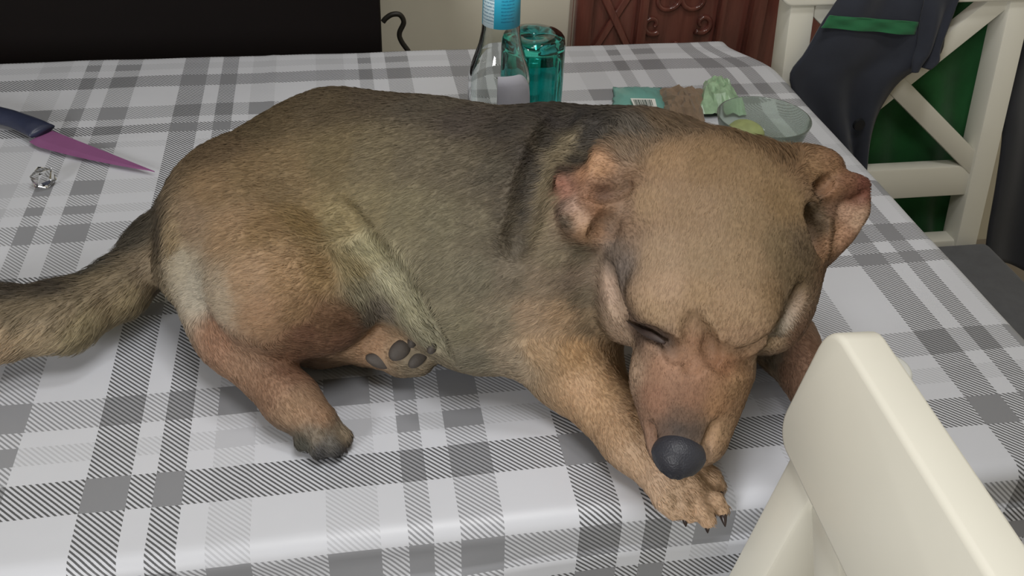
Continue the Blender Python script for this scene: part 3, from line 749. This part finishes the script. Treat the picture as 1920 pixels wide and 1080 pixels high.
TONE = [(1300, 440, .56), (1330, 310, .54), (1450, 400, .56), (1200, 420, .60), (1250, 720, .74), (1390, 640, .62), (1180, 640, .75), (1360, 760, .80), (1080, 690, 1.12), (1260, 920, 1.15), (480, 540, .82), (520, 720, .58), (600, 810, .75), (780, 400, 1.06),
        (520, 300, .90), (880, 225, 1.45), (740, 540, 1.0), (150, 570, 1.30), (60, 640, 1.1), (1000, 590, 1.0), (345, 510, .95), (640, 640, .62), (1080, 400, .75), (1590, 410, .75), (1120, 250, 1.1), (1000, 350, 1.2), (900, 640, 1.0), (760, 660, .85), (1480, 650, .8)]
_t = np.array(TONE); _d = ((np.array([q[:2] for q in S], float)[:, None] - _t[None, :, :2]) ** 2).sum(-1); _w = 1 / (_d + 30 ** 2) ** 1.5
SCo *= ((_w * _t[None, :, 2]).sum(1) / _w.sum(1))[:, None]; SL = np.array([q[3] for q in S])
def imgdir(p, d):               # a picture direction as a world direction in the view plane
    v = MV[0] * d[0] + MV[1] * d[1]; return v / np.linalg.norm(v)
SD = np.array([imgdir(None, q[4]) for q in S])
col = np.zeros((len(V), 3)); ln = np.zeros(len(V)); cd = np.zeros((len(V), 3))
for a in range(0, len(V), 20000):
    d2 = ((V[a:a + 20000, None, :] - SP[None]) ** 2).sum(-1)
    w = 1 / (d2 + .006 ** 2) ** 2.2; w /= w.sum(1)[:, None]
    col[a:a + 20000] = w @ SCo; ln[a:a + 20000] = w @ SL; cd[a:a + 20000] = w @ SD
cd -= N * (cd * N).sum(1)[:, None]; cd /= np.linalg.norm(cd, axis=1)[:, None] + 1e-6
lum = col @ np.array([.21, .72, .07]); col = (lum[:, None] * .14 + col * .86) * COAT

DOG0 = np.array([.10, .62, TZ])
me = bpy.data.meshes.new('dog'); me.from_pydata((V - DOG0).tolist(), [], Fq.tolist()); me.update()
def fattr(name, typ, arr, key):
    at = me.attributes.new(name, typ, 'POINT'); at.data.foreach_set(key, np.ascontiguousarray(arr, np.float32).reshape(-1))
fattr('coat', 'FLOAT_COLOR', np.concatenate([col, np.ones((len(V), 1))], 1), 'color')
fattr('nrm', 'FLOAT_VECTOR', N, 'vector')
hd = cd * .93 + N * .30; fattr('comb', 'FLOAT_VECTOR', hd, 'vector')
fattr('flen', 'FLOAT', ln, 'value')
# no hair under the body, on the nose or outside the camera's half
npos = HP(1276, 848, .010)
dens = np.ones(len(V)); dens[V[:, 2] < TZ + .004] = 0; dens[np.linalg.norm(V - npos, axis=1) < .0165] = 0
CLAWS = [(1280, 956, 1286, 988, .004, .0031), (1322, 968, 1327, 1000, .002, .0032), (1350, 952, 1360, 988, .003, .0031), (1347, 908, 1355, 938, .009, .0027),
         (570, 832, 577, 850, .007, .0028), (604, 844, 612, 860, .006, .0028), (636, 836, 652, 850, .007, .0028)]
PADS = [(750, 656, 25, 17, -.75), (784, 670, 25, 14, -.85), (773, 640, 9, 13, .2), (810, 652, 9, 13, .4), (710, 677, 26, 13, .35)]
for (x0, y0, x1, y1, z, r) in CLAWS:
    for p in (Q(x0, y0, z), Q(x1, y1, z)): dens[np.linalg.norm(V - p, axis=1) < .0042] = 0
for (x, y, w, h, a) in PADS: dens[np.linalg.norm(V - project_b(x, y), axis=1) < RM(project_b(x, y), (w + h) / 2) + .001] = 0
fattr('dens', 'FLOAT', dens, 'value')

def coat_mat(name, hair):
    t = NT(name)
    at = t.n('ShaderNodeAttribute', attribute_name='coat')
    hs = t.n('ShaderNodeHueSaturation'); t.l(at.outputs['Color'], hs.inputs['Color'])
    if hair:
        nn = t.n('ShaderNodeAttribute', attribute_name='nrm'); t.l(nn.outputs['Vector'], t.p.inputs['Normal'])
    else:
        o = t.obj(); nz = t.noise(420, 3, .6, o)
        t.l(t.math('MULTIPLY_ADD', nz.outputs[0], .5, .72), hs.inputs['Value'])
        t.bump(nz.outputs[0], .3, .0012)
    t.l(hs.outputs[0], t.p.inputs['Base Color'])
    t.set(Roughness=.62, Specular_IOR_Level=.22)
    return t.m
MAT['skin'] = coat_mat('dog_coat', False); MAT['hair'] = coat_mat('dog_hair', True)
dog = link('dog', me, [MAT['skin']]); dog.location = DOG0
tag(dog, 'tan and dark sable short-haired dog lying on the check cloth, nose lowered over its forepaw', 'dog')

# short coat: hair strands rooted on the body
def fur(count):
    tri = np.concatenate([Fq[:, [0, 1, 2]], Fq[:, [0, 2, 3]]])
    A_, B_, C3 = V[tri[:, 0]], V[tri[:, 1]], V[tri[:, 2]]
    ar = np.linalg.norm(np.cross(B_ - A_, C3 - A_), axis=1) * dens[tri].mean(1) * (.6 + .5 * (ln[tri].mean(1) < .0075))
    pick = rng.choice(len(tri), count, p=ar / ar.sum()); u_, v_ = rng.random(count), rng.random(count)
    fl = u_ + v_ > 1; u_[fl] = 1 - u_[fl]; v_[fl] = 1 - v_[fl]; w_ = np.stack([1 - u_ - v_, u_, v_], 1); T_ = tri[pick]
    mixv = lambda arr: (arr[T_] * (w_[:, :, None] if arr.ndim == 2 else w_)).sum(1)
    P, Nn, Cd, Cl, Ln = mixv(V), mixv(N), mixv(cd), mixv(col), mixv(ln)
    Nn /= np.linalg.norm(Nn, axis=1)[:, None] + 1e-9
    # clumps: neighbouring strands share some of their disorder
    cell = np.floor(P / .0045).astype(int); hsh = (cell[:, 0] * 73856093 ^ cell[:, 1] * 19349663 ^ cell[:, 2] * 83492791) % 4096
    clump = rng.normal(size=(4096, 3))[hsh]; ctone = rng.normal(size=4096)[hsh]
    D = Cd + .10 * clump + .13 * rng.normal(size=(count, 3)); D -= Nn * (D * Nn).sum(1)[:, None]; D /= np.linalg.norm(D, axis=1)[:, None] + 1e-9
    L_ = (Ln * rng.uniform(.65, 1.2, count))[:, None]; lift = ((.10 + .10 * np.clip((Ln - .003) / .004, 0, 1)) + .07 * rng.random(count) + .04 * np.clip(ctone, -1.5, 2))[:, None]
    pts = np.stack([P - Nn * .0006, P + L_ * (D * .35 + Nn * lift * .55), P + L_ * (D * .70 + Nn * lift * .85), P + L_ * (D * 1.0 + Nn * lift * .80)], 1) - DOG0
    cu = bpy.data.hair_curves.new('fur'); cu.add_curves([4] * count)
    cu.attributes['position'].data.foreach_set('vector', np.ascontiguousarray(pts, np.float32).reshape(-1))
    ra = cu.attributes.get('radius') or cu.attributes.new('radius', 'FLOAT', 'POINT')
    ra.data.foreach_set('value', np.tile(np.array([1, .9, .65, .18], np.float32) * HAIR_R, count))
    def ca(name, typ, arr, key):
        at = cu.attributes.new(name, typ, 'CURVE'); at.data.foreach_set(key, np.ascontiguousarray(arr, np.float32).reshape(-1))
    tone = np.clip(1.0 + (.045 + .070 * (Ln > .0053) + .07 * (Ln > .0064)) * rng.normal(size=count) + .045 * ctone, .6, 1.5)[:, None]
    ca('coat', 'FLOAT_COLOR', np.concatenate([np.clip(Cl * tone, 0, 1), np.ones((count, 1))], 1), 'color')
    jn = Nn + .15 * rng.normal(size=(count, 3)) + .07 * clump; jn /= np.linalg.norm(jn, axis=1)[:, None]
    ca('nrm', 'FLOAT_VECTOR', jn, 'vector')
    cu.materials.append(MAT['hair'])
    o_ = bpy.data.objects.new('fur', cu); COL.objects.link(o_); o_.parent = dog; o_['kind'] = 'stuff'
    return o_
fur(FUR_N)

# nose, eyes, claws, pads: children of the dog
t = NT('nose_leather'); o = t.obj(); nz = t.n('ShaderNodeTexVoronoi'); nz.inputs['Scale'].default_value = 900; t.l(o, nz.inputs['Vector'])
t.bump(nz.outputs[0], .35, .0006); t.set(Base_Color=srgb(46, 47, 54), Roughness=.48, Specular_IOR_Level=.4); MAT['nose'] = t.m
MAT['claw'] = painted('dark_claw', srgb(48, 38, 36), .3, .2, 60, 0)
MAT['pad'] = painted('paw_pad_skin', srgb(68, 62, 57), .65, .15, 120, .3, 700)
MAT['eye'] = painted('dark_eyelid', srgb(58, 46, 42), .6, .2, 60, 0)
def child(name, bm, m): 
    o_ = from_bm(name, bm, m, dog); return o_
def ico(sub=3):
    b = bmesh.new(); bmesh.ops.create_icosphere(b, subdivisions=sub, radius=1); return b
def frame_mat(R, p): # columns = axes
    M_ = Matrix.Identity(4)
    for i in range(3):
        for j in range(3): M_[i][j] = R[j][i]
        M_[i][3] = (p - DOG0)[i]
    return M_
NOSE_P = project_b(1275, 852) + Hf * .001 - Hu * .0038
b = ico(4)
for v in b.verts:
    x, y, z = v.co
    w = .0168 * (1 - .22 * max(0, y)) ; v.co = Vector((x * w, y * .0142, z * .0138))
    # flattened front, two nostrils, a groove
    for sx in (-1, 1):
        d = math.hypot((x - sx * .42) / .24, (z + .12) / .34)
        if y > .2 and d < 1: v.co.y -= .0045 * (1 - d * d)
        d = math.hypot((x - sx * .85) / .22, (z + .2) / .2)
        if d < 1: v.co.x -= sx * .002 * (1 - d * d)
    if y > .2: v.co.y -= .0012 * math.exp(-(x / .07) ** 2)
NR = np.stack([Hr, unit(Hf * .96 + Hu * .12), np.cross(Hr, unit(Hf * .96 + Hu * .12))])
if NR[2] @ Hu < 0: NR[2] = -NR[2]
b.transform(frame_mat(NR, NOSE_P))
no = child('nose', b, MAT['nose']); no['label'] = 'dark slate-black nose'
for P in (eyeLp,):
    pts_ = spline(P, 12); L_ = len(pts_); rad = .0026 * np.sin(np.linspace(.25, math.pi - .35, L_)) * np.linspace(.5, 1.15, L_)
    Vt, Ft = tube_np(pts_ - DOG0 - Hu * .0020, rad, 10); from_np('eye', Vt, Ft, MAT['eye'], dog)
def claw(a, b_, r):
    a, b_ = np.array(a) - DOG0, np.array(b_) - DOG0; m_ = (a + b_) / 2 + np.array([0, 0, .0015])
    P = spline([a, m_, b_], 9); Vt, Ft = tube_np(P, r * np.array([1, 1, .98, .93, .85, .74, .58, .38, .1]), 10); from_np('claw', Vt, Ft, MAT['claw'], dog)
for (x0, y0, x1, y1, z, r) in CLAWS: claw(Q(x0, y0, z), Q(x1, y1, z - .005), r)
for (x, y, w, h, a) in PADS:
    p = project_b(x, y); vd = unit(CAM - p); ax = unit(imgdir(None, (math.cos(a), math.sin(a)))); ax = unit(ax - vd * (ax @ vd)); ay = np.cross(vd, ax)
    b = ico(3); b.transform(frame_mat([ax, ay, vd], p) @ Matrix.Diagonal((RM(p, w), RM(p, h), .0036, 1))); child('paw_pad', b, MAT['pad'])


# ------------------------------------------------------------------ small things on the table
def lathe(name, prof, c, m, parent=None, n=56, close=False):
    V_, F_ = lathe_np(prof, n, c, close); return from_np(name, V_, F_, m, parent)
# clear bottle
MAT['clear'] = glass_mat('clear_glass', (.93, .96, .95)); MAT['teal'] = glass_mat('teal_glass', srgb(70, 196, 190), 0.02)
BC = np.array([.1425, .822, TZ + .002])
bo = empty('bottle', BC); tag(bo, 'clear long-necked bottle with a turquoise neck label standing behind the dog', 'bottle')
outer = [(.0, .0), (.024, .0), (.0275, .003), (.0285, .008), (.0285, .118), (.0281, .128), (.0262, .138), (.0225, .149), (.0192, .159), (.0172, .170), (.0163, .182), (.0158, .205), (.0150, .228), (.0160, .230), (.0164, .235), (.0160, .240), (.0145, .242)]
inner = [(.0112, .242), (.0120, .228), (.0140, .182), (.0152, .170), (.0172, .158), (.0205, .147), (.0240, .136), (.0258, .126), (.0260, .118), (.0260, .012), (.022, .007), (.0, .006)]
lathe('glass', [(max(r, 1e-5), z) for r, z in outer + inner], (0, 0, 0), MAT['clear'], bo)
t = NT('neck_label'); tc = t.n('ShaderNodeUVMap'); tc.uv_map = 'lab'; sp = t.n('ShaderNodeSeparateXYZ'); t.l(tc.outputs[0], sp.inputs[0])
U_, V_n = sp.outputs[0], sp.outputs[1]
def band(x, a, b): return t.math('MULTIPLY', t.math('GREATER_THAN', x, a), t.math('LESS_THAN', x, b))
white = band(U_, .30, .44)
wv = t.n('ShaderNodeTexNoise'); wv.inputs['Scale'].default_value = 60; t.l(tc.outputs[0], wv.inputs['Vector'])
linesm = t.math('MULTIPLY', t.math('LESS_THAN', t.math('FRACT', t.math('MULTIPLY', V_n, 16.0)), .42), t.math('GREATER_THAN', wv.outputs[0], .44))
txtw = t.math('MULTIPLY', white, t.math('MULTIPLY', linesm, band(V_n, .08, 1.0)))
rightz = band(U_, .50, .62)
txtr = t.math('MULTIPLY', rightz, t.math('MULTIPLY', linesm, band(V_n, .10, .9)))
base = t.ramp(white, [(0, srgb(52, 172, 206)), (1, srgb(206, 230, 240))])
m1 = t.n('ShaderNodeMix', data_type='RGBA'); t.l(t.math('MULTIPLY', txtw, .8), m1.inputs[0]); t.l(base, m1.inputs[6]); m1.inputs[7].default_value = (*srgb(70, 130, 160), 1)
m2 = t.n('ShaderNodeMix', data_type='RGBA'); t.l(t.math('MULTIPLY', txtr, .7), m2.inputs[0]); t.l(m1.outputs[2], m2.inputs[6]); m2.inputs[7].default_value = (*srgb(28, 110, 150), 1)
t.l(m2.outputs[2], t.p.inputs['Base Color']); t.set(Roughness=.4); MAT['label'] = t.m
t = NT('paper_label'); o = t.obj(); t.l(t.ramp(t.noise(40, 3, .5, o).outputs[0], [(.3, srgb(196, 196, 206)), (.7, srgb(216, 216, 224))]), t.p.inputs['Base Color']); t.set(Roughness=.6); tr = t.n('ShaderNodeBsdfTranslucent'); tr.inputs[0].default_value = (*srgb(226, 226, 234), 1); ms = t.n('ShaderNodeMixShader'); ms.inputs[0].default_value = .55; t.l(t.p.outputs[0], ms.inputs[1]); t.l(tr.outputs[0], ms.inputs[2]); t.l(ms.outputs[0], t.out.inputs[0]); MAT['paper'] = t.m
def wrap(name, prof, a0, a1, m, parent, n=40, top=None):
    """label wrapped on a body of revolution between two angles; top(s) trims its upper edge"""
    Vv, F_, UVv = [], [], []; k = len(prof)
    for j in range(n + 1):
        a = a0 + (a1 - a0) * j / n; s_ = j / n; f = 1.0 if top is None else top(s_)
        z0, z1 = prof[0][1], prof[-1][1]
        for i in range(k):
            zz = z0 + (z1 - z0) * f * i / (k - 1); r = np.interp(zz, [p[1] for p in prof], [p[0] for p in prof])
            Vv.append((r * math.cos(a), r * math.sin(a), zz)); UVv.append((s_, i / (k - 1)))
    for j in range(n):
        for i in range(k - 1): F_.append((j * k + i, (j + 1) * k + i, (j + 1) * k + i + 1, j * k + i + 1))
    ob = from_np(name, Vv, F_, m, parent); me_ = ob.data; uv_ = me_.uv_layers.new(name='lab')
    for p in me_.polygons:
        for li_ in p.loop_indices: uv_.data[li_].uv = UVv[me_.loops[li_].vertex_index]
    md = ob.modifiers.new('thick', 'SOLIDIFY'); md.thickness = .0003; md.offset = 1
    return ob
va = math.atan2(-BC[1], -BC[0])
wrap('neck_label', [(.01645, .178), (.0160, .205), (.0153, .226)], va - math.pi, va + math.pi - .02, MAT['label'], bo, 64)['label'] = 'turquoise neck label with a white text panel'
wrap('body_label', [(.0287, .012)] + [(.0287, .012 + .01 * i) for i in range(1, 11)] + [(.0287, .120), (.0284, .128), (.0273, .134), (.0262, .139)], va - .05, va + 1.5, MAT['paper'], bo, 44, lambda s_: 1 - .30 * max(0, (s_ - .45) / .55) ** 2.2)['label'] = 'white paper label'

# teal tumbler, upside down, fluted
GC = np.array([.186, .885, TZ + .002]); gl = empty('tumbler', GC); tag(gl, 'teal fluted glass tumbler turned upside down behind the clear bottle', 'glass')
def fluted(prof, n=96, lobes=10):
    Vv, F_ = [], []
    for r, z, f in prof:
        for j in range(n):
            a = 2 * math.pi * j / n; rr = max(r, 1e-5) * (1 + f * abs(math.cos(lobes * a / 2)) - f * .6); Vv.append((rr * math.cos(a), rr * math.sin(a), z))
    m = len(prof)
    for i in range(m - 1):
        for j in range(n): F_.append((i * n + j, i * n + (j + 1) % n, (i + 1) * n + (j + 1) % n, (i + 1) * n + j))
    return Vv, F_
R0 = .0305
pr = [(.0275, .000, 0), (R0 * .99, .001, .0), (R0, .006, .01), (R0, .03, .05), (R0, .09, .06), (R0, .112, .06), (R0 * 1.0, .122, .04), (R0 * .97, .129, .03), (R0 * .90, .132, .02), (.02, .1325, 0), (.0, .131, 0),
      (.0, .121, 0), (.018, .1205, 0), (.0245, .118, .0), (.0258, .11, .02), (.0262, .09, .03), (.0266, .03, .03), (.0270, .004, 0), (.0275, .000, 0)]
Vv, F_ = fluted(pr); from_np('glass', [(a_, b_, c_ * 1.07) for a_, b_, c_ in Vv], F_, MAT['teal'], gl)

# knife
kA, kB = Q(284, 330, .002), Q(78, 262, .004); kd = unit((kA - kB) * np.array([1, 1, 0])); kn = np.array([-kd[1], kd[0], 0])
kn0 = Q(78, 262, 0); kn0[2] = TZ + .0045
kf = empty('kitchen_knife', kn0); tag(kf, 'small knife with a purple blade and dark blue handle beside the crystal bead', 'knife')
Lb = np.linalg.norm((kA - kn0)[:2])
MAT['blade'] = painted('purple_coated_blade', srgb(136, 86, 128), .35, .06, 30, 0); MAT['handle'] = painted('navy_handle', srgb(44, 50, 72), .38, .12, 40, .03)
def blade():
    n = 26; Vv, F_ = [], []
    for i in range(n + 1):
        s_ = i / n; x = s_ * Lb
        top_ = .0135 * (1 - s_) ** .95; bot = -.0190 * (1 - s_ ** 1.9) * min(1, .80 + 2.0 * s_)
        if bot > top_ - .0004: bot = top_ - .0004
        p_t, p_b = kd * x + kn * top_, kd * x + kn * bot; pm = p_t * .35 + p_b * .65
        th = .0010 * (1 - .5 * s_)
        Vv += [p_t + [0, 0, th], pm + [0, 0, th], p_b, pm - [0, 0, th], p_t - [0, 0, th]]
    for i in range(n):
        for k in range(5): F_.append((i * 5 + k, i * 5 + (k + 1) % 5, (i + 1) * 5 + (k + 1) % 5, (i + 1) * 5 + k))
    F_.append(tuple(range(5))[::-1]); F_.append(tuple(n * 5 + k for k in range(5)))
    return Vv, F_
Vv, F_ = blade(); from_np('blade', Vv, F_, MAT['blade'], kf, smooth=False)
hb = [(Q(84, 262, 0) - kn0), (Q(50, 247, 0) - kn0), (Q(10, 234, 0) - kn0), (Q(-60, 222, 0) - kn0), (Q(-130, 232, 0) - kn0)]
P = spline(hb, 30); P[:, 2] = .0055
bm = bmesh.new(); rings = []
for i, p in enumerate(P):
    s_ = i / 29; w = np.interp(s_, [0, .1, .35, .7, .95, 1], [.0150, .0135, .0118, .0135, .0125, .007]); h = np.interp(s_, [0, .1, .9, 1], [.004, .0075, .0075, .003])
    tg = unit(P[min(i + 1, 29)] - P[max(i - 1, 0)]); nn = np.array([-tg[1], tg[0], 0])
    rings.append([bm.verts.new(p + nn * w * math.cos(a) + np.array([0, 0, h * math.sin(a)])) for a in np.linspace(0, 2 * math.pi, 17)[:-1]])
for a, b in zip(rings[:-1], rings[1:]):
    for j in range(16): bm.faces.new((a[j], a[(j + 1) % 16], b[(j + 1) % 16], b[j]))
bm.faces.new(rings[0]); bm.faces.new(rings[-1]); from_bm('handle', bm, MAT['handle'], kf)

# faceted crystal stopper
MAT['crystal'] = glass_mat('clear_acrylic', (.95, .96, .97), 0.0, 1.49)
p = Q(80, 330, .012); b = bmesh.new(); bmesh.ops.create_icosphere(b, subdivisions=1, radius=.0118)
for v in b.verts: v.co.z *= 1.0; v.co.x *= 1.06
b.transform(Matrix.Rotation(.5, 4, 'X') @ Matrix.Rotation(.7, 4, 'Z'))
zl = min(v.co.z for v in b.verts)
for v in b.verts: v.co.z = max(v.co.z, zl + .0025)
cr = from_bm('crystal_bead', b, MAT['crystal'], smooth=False); cr.location = (p[0], p[1], TZ + .0018 - zl - .0025)
tag(cr, 'clear faceted crystal bead lying beside the purple knife', 'bead')

# packet with barcode, brown wrapper, green wrapper, glass bowl
def crumple(name, quad, m, nu=22, nv=16, amp=.006, seed=0, lift=.0, ridge=0.0, sharp=False):
    r_ = np.random.default_rng(seed); A, B, C_2, D_ = quad
    ph = r_.uniform(0, 6.28, 12); fr = r_.uniform(3, 13, 12); an = r_.uniform(0, 3.14, 12)
    Vv, F_ = [], []
    for i in range(nu + 1):
        for j in range(nv + 1):
            u, v = i / nu, j / nv
            p = (A * (1 - u) + B * u) * (1 - v) + (D_ * (1 - u) + C_2 * u) * v
            h = sum(abs(math.sin(fr[k] * (u * math.cos(an[k]) + v * math.sin(an[k])) + ph[k])) for k in range(12)) / 12
            e = min(1, 6 * min(u, 1 - u, v, 1 - v) + .15)
            Vv.append((p[0] + (r_.random() - .5) * .0030, p[1] + (r_.random() - .5) * .0030, TZ + .003 + (r_.random() - .5) * (.004 if sharp else .0006) + lift + amp * h * e + ridge * math.sin(math.pi * u) * math.sin(math.pi * v)))
    for i in range(nu):
        for j in range(nv): F_.append((i * (nv + 1) + j, (i + 1) * (nv + 1) + j, (i + 1) * (nv + 1) + j + 1, i * (nv + 1) + j + 1))
    o_ = from_np(name, Vv, F_, m, None, not sharp); md = o_.modifiers.new('thick', 'SOLIDIFY'); md.thickness = .0006; md.offset = 1
    return o_
def film(name, c, tr, rough=.25):
    t = NT(name); t.set(Base_Color=c, Roughness=rough, Transmission_Weight=tr, IOR=1.3); return t.m
MAT['film'] = film('teal_film', srgb(150, 214, 206), .55); MAT['brownp'] = cloth_mat('brown_paper', srgb(128, 108, 88), .2, 50)
MAT['greenw'] = painted('green_wrapper', srgb(150, 180, 148), .35, .3, 60, .1, 200); MAT['ink'] = painted('dark_green_ink', srgb(58, 78, 74), .6, .05, 20, 0)
MAT['white'] = painted('white_plastic', srgb(226, 228, 224), .35, .03, 20, 0)
pk = crumple('packet', (Q(1150, 168, 0), Q(1238, 168, 0), Q(1262, 232, 0), Q(1146, 232, 0)), MAT['film'], 20, 14, .004, 3, 0, .010)
tag(pk, 'small clear teal plastic packet with a white barcode label behind the dog\'s neck', 'packet')
lq = [Q(1182, 185, .016), Q(1228, 186, .016), Q(1232, 202, .015), Q(1190, 203, .015)]
lbm = bmesh.new(); vs_ = [lbm.verts.new(p) for p in lq]; f = lbm.faces.new(vs_); ex = bmesh.ops.extrude_face_region(lbm, geom=[f])
for g in ex['geom']:
    if isinstance(g, bmesh.types.BMVert): g.co.z += .0006
lab = from_bm('barcode_label', lbm, MAT['white'], pk, smooth=False); lab['label'] = 'white barcode label'
bbm = bmesh.new(); x = .08
for k in range(13):
    w = (.022, .04, .03, .052, .022)[k % 5]; q = []
    for (u, v) in ((x, .16), (x + w, .16), (x + w, .84), (x, .84)):
        pp = (lq[0] * (1 - u) + lq[1] * u) * (1 - v) + (lq[3] * (1 - u) + lq[2] * u) * v; q.append(bbm.verts.new(pp + np.array([0, 0, .0009])))
    bbm.faces.new(q); x += w + (.028, .022, .034)[k % 3]
from_bm('barcode', bbm, MAT['ink'], lab, smooth=False)
br = crumple('paper_wrapper', (Q(1232, 174, 0), Q(1330, 178, 0), Q(1318, 236, 0), Q(1246, 236, 0)), MAT['brownp'], 16, 12, .014, 5, 0, .008, True)
tag(br, 'crumpled brown paper wrapper between the teal packet and the green wrapper', 'wrapper')
gw = crumple('foil_wrapper', (Q(1322, 160, 0), Q(1362, 170, 0), Q(1400, 222, 0), Q(1296, 222, 0)), MAT['greenw'], 14, 10, .020, 8, 0, .010, True)
tag(gw, 'crumpled pale green wrapper lying against the glass bowl', 'wrapper')
BWC = np.array([.440, .888, TZ + .002]); bw = empty('glass_bowl', BWC)
tag(bw, 'small clear glass bowl behind the dog\'s head at the table side', 'bowl')
RB = .0495
lathe('glass', [(1e-5, .000), (.030, .0), (.035, .002), (.040, .010), (.0455, .026), (RB, .0405), (RB + .0002, .0418), (RB - .0007, .0424), (RB - .0016, .0416), (.0440, .027), (.0384, .0115), (.033, .0045), (1e-5, .004)], (0, 0, 0), glass_mat('bowl_glass', srgb(218, 230, 222), 0.09, 1.30, .88), bw)
MAT['lime'] = painted('pale_lime_peel', srgb(150, 160, 108), .45, .2, 60, .1, 300)
b = ico(3)
for v in b.verts:
    n_ = 1 + .06 * math.sin(5 * v.co.x + 3 * v.co.y) ; v.co = Vector((v.co.x * .022 * n_, v.co.y * .018 * n_, v.co.z * .012 * n_))
lm = from_bm('lime_piece', b, MAT['lime']); lm.location = (BWC[0] - .014, BWC[1] + .010, TZ + .021); tag(lm, 'pale green lime piece lying inside the glass bowl', 'fruit')

# white lid lying on the cloth behind the chair rail
lc = Q(1653, 706, .0); lid = empty('plastic_lid', (lc[0], lc[1], TZ + .002)); tag(lid, 'small white plastic lid on the cloth, half hidden by the chair rail', 'lid')
lathe('cap', [(1e-5, .008), (.018, .008), (.0205, .007), (.0215, .005), (.0215, .0), (.0200, .0), (.0200, .0045), (.018, .006), (1e-5, .006)], (0, 0, 0), MAT['white'], lid, 40)
